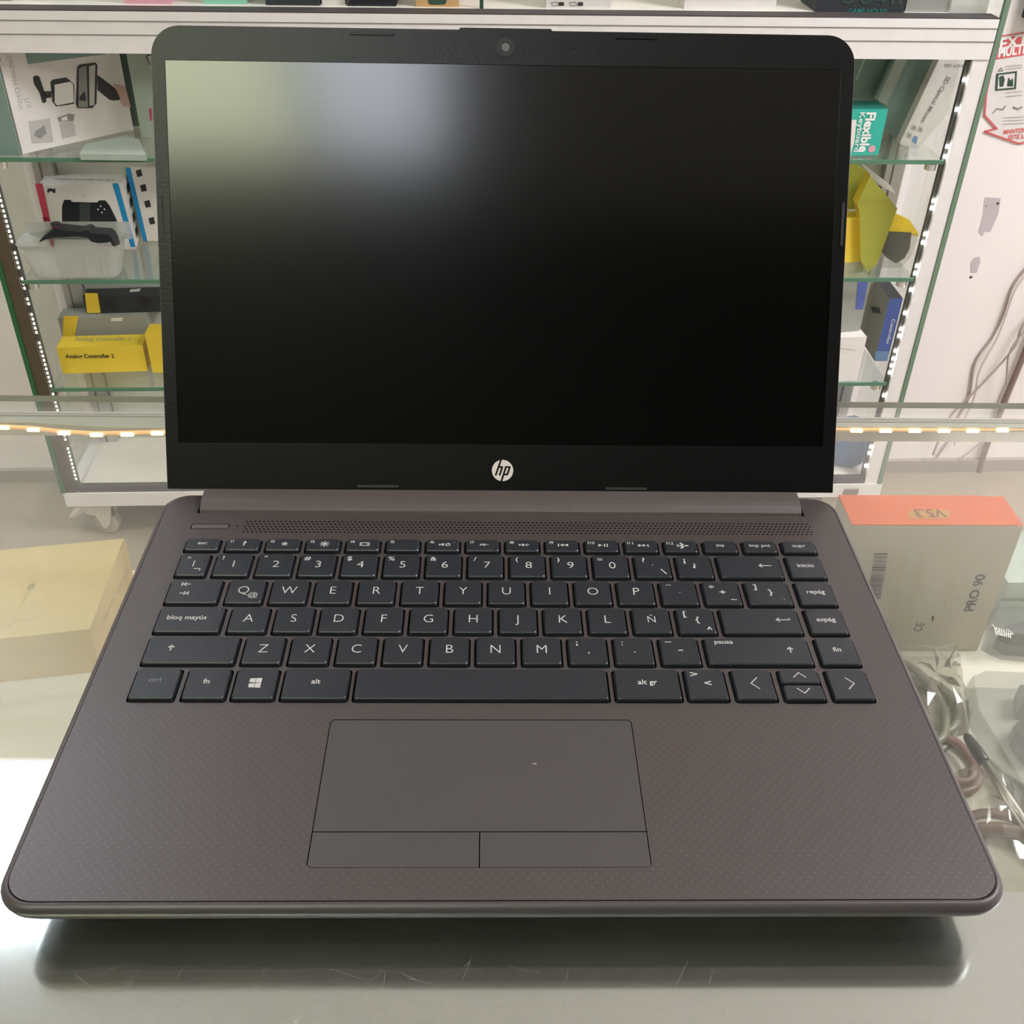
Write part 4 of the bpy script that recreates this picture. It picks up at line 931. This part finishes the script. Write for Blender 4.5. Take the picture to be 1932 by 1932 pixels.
# coiled grey-green cable in a clear bag
def ring(cx, cy_, rx, ry, z, n=22, a0=0, a1=2*math.pi):
    return [Vector((cx+rx*math.cos(a0+(a1-a0)*k/n), cy_+ry*math.sin(a0+(a1-a0)*k/n), z)) for k in range(n+1)]
c0 = onz(1735, 1335, SH+.006); m = MB()
for k, (rx, ry) in enumerate(((.024, .030), (.020, .026), (.026, .024), (.016, .031))): m.tube(ring(c0.x-.006, c0.y, rx, ry, SH+.003+k*.0028), .0024, 'cable_grey', 8)
cg = m.build('coiled_cable'); tag(cg, 'coiled grey-green cable in a clear bag under the PRO 90 box', 'cable', 'coiled cables in the counter')
def bag(pts, z, hgt, nm, label, seed, film='clear_film'):
    P = [onz(x, y, z) for x, y in pts]; c = sum(P, Vector())/len(P); rg = random.Random(seed); m = MB(); rings = []
    P2 = []
    for i in range(len(P)):
        for k in range(4): P2.append(P[i].lerp(P[(i+1) % len(P)], k/4))
    for s_, h_ in ((0, 0), (.1, .55), (.25, .85), (.5, 1.0), (.8, .95)):
        rings.append([p.lerp(c, s_)+Vector((rg.uniform(-1, 1)*.0015*s_*2, rg.uniform(-1, 1)*.0015*s_*2, hgt*h_*(1+rg.uniform(-.18, .18)))) for p in P2])
    m.loft(rings, film, cap0=True, cap1=True, smooth=False); tag(m.build(nm), label, 'bag')
bag([(1660, 1238), (1794, 1237), (1803, 1245), (1815, 1310), (1828, 1385), (1760, 1400), (1690, 1390)], SH+.0003, .020, 'clear_bag', 'clear plastic bag around the grey-green cable coil, below the PRO 90 box', 4)
c1 = onz(1815, 1440, SH+.004); m = MB()
for k, (rx, ry) in enumerate(((.014, .018), (.010, .015))): m.tube(ring(c1.x-.006, c1.y, rx, ry, SH+.003+k*.004), .0024, 'cable_brown', 8)
tag(m.build('coiled_cable'), 'small reddish-brown cable coil right of the laptop edge, beside the silver rod', 'cable', 'coiled cables in the counter')
c2 = onz(1900, 1640, SH+.006); m = MB()
for k, (rx, ry) in enumerate(((.032, .026), (.028, .023), (.034, .022), (.026, .028))): m.tube(ring(c2.x, c2.y, rx, ry, SH+.003+k*.003), .0026, 'cable_brown', 8)
tag(m.build('coiled_cable'), 'large reddish-brown cable coil in a clear bag at the lower right', 'cable', 'coiled cables in the counter')
bag([(1790, 1466), (1850, 1440), (1932, 1530), (2010, 1600), (2010, 1690), (1800, 1690)], SH+.0003, .018, 'clear_bag', 'large crinkled clear bag with a brown cable at the lower right', 9)
# cloudy tray pack with black parts
t = MB(); pack_outline([(1818, 1306), (1842, 1296), (1990, 1302), (2010, 1640), (1960, 1600), (1890, 1480), (1828, 1372)], SH+.0003, SH+.016, t, 'cloudy_film', .06)
tp = t.build('tray_pack'); tag(tp, 'cloudy plastic tray pack with black adapter parts at the right edge', 'package')
m = MB(); pack_outline([(1912, 1318), (1960, 1318), (1960, 1358), (1914, 1357)], SH+.0006, SH+.012, m, 'plastic_slate', .05); m.build('square_part', tp)
m = MB(); pack_outline([(1903, 1388), (1914, 1377), (1932, 1376), (1975, 1390), (1975, 1450), (1940, 1452), (1918, 1430), (1904, 1408)], SH+.0006, SH+.013, m, 'plastic_dark', .2); m.build('round_part', tp)
# silver rod
m = MB(); a, b = onz(1858, 1440, SH+.0265), onz(1990, 1640, SH+.0265); m.tube([a, b], .0024, 'chrome', 14)
rod = m.build('metal_rod'); tag(rod, 'thin shiny silver rod with a black end, diagonal at the right edge', 'rod')
m = MB(); d = (a-b).normalized(); m.tube([a, a+d*.001, a+d*.008, a+d*.017, a+d*.019], [.0024, .0031, .0033, .0024, .0014], 'plastic_dark', 12); m.build('black_end', rod)
# left front: white flat carton, green card
m = MB(); P = [onz(x, y, SH+.008) for x, y in ((-90, 1420), (-5, 1442), (20, 1446), (36, 1456), (38, 1466), (30, 1482), (-20, 1530), (-90, 1560))]
m.slab(P, Vector((0, 0, -.0077)), 'card_cream'); tag(m.build('flat_carton'), 'flat cream carton with a rounded corner in the counter, left edge of the photo', 'box')
m = MB(); m.slab([onz(x, y, SH+.002) for x, y in ((22, 1522), (76, 1458), (110, 1458), (90, 1516))], Vector((0, 0, -.0017)), 'card_green'); tag(m.build('green_card'), 'light green card under the glass beside the left edge of the laptop', 'card')
m = MB(); m.slab([onz(x, y, SH+.004) for x, y in ((34, 1528), (44, 1510), (62, 1505), (90, 1510), (80, 1545), (30, 1546))], Vector((0, 0, -.0015)), 'card_slate'); tag(m.build('grey_card'), 'grey-green card in front of the light green card', 'card')
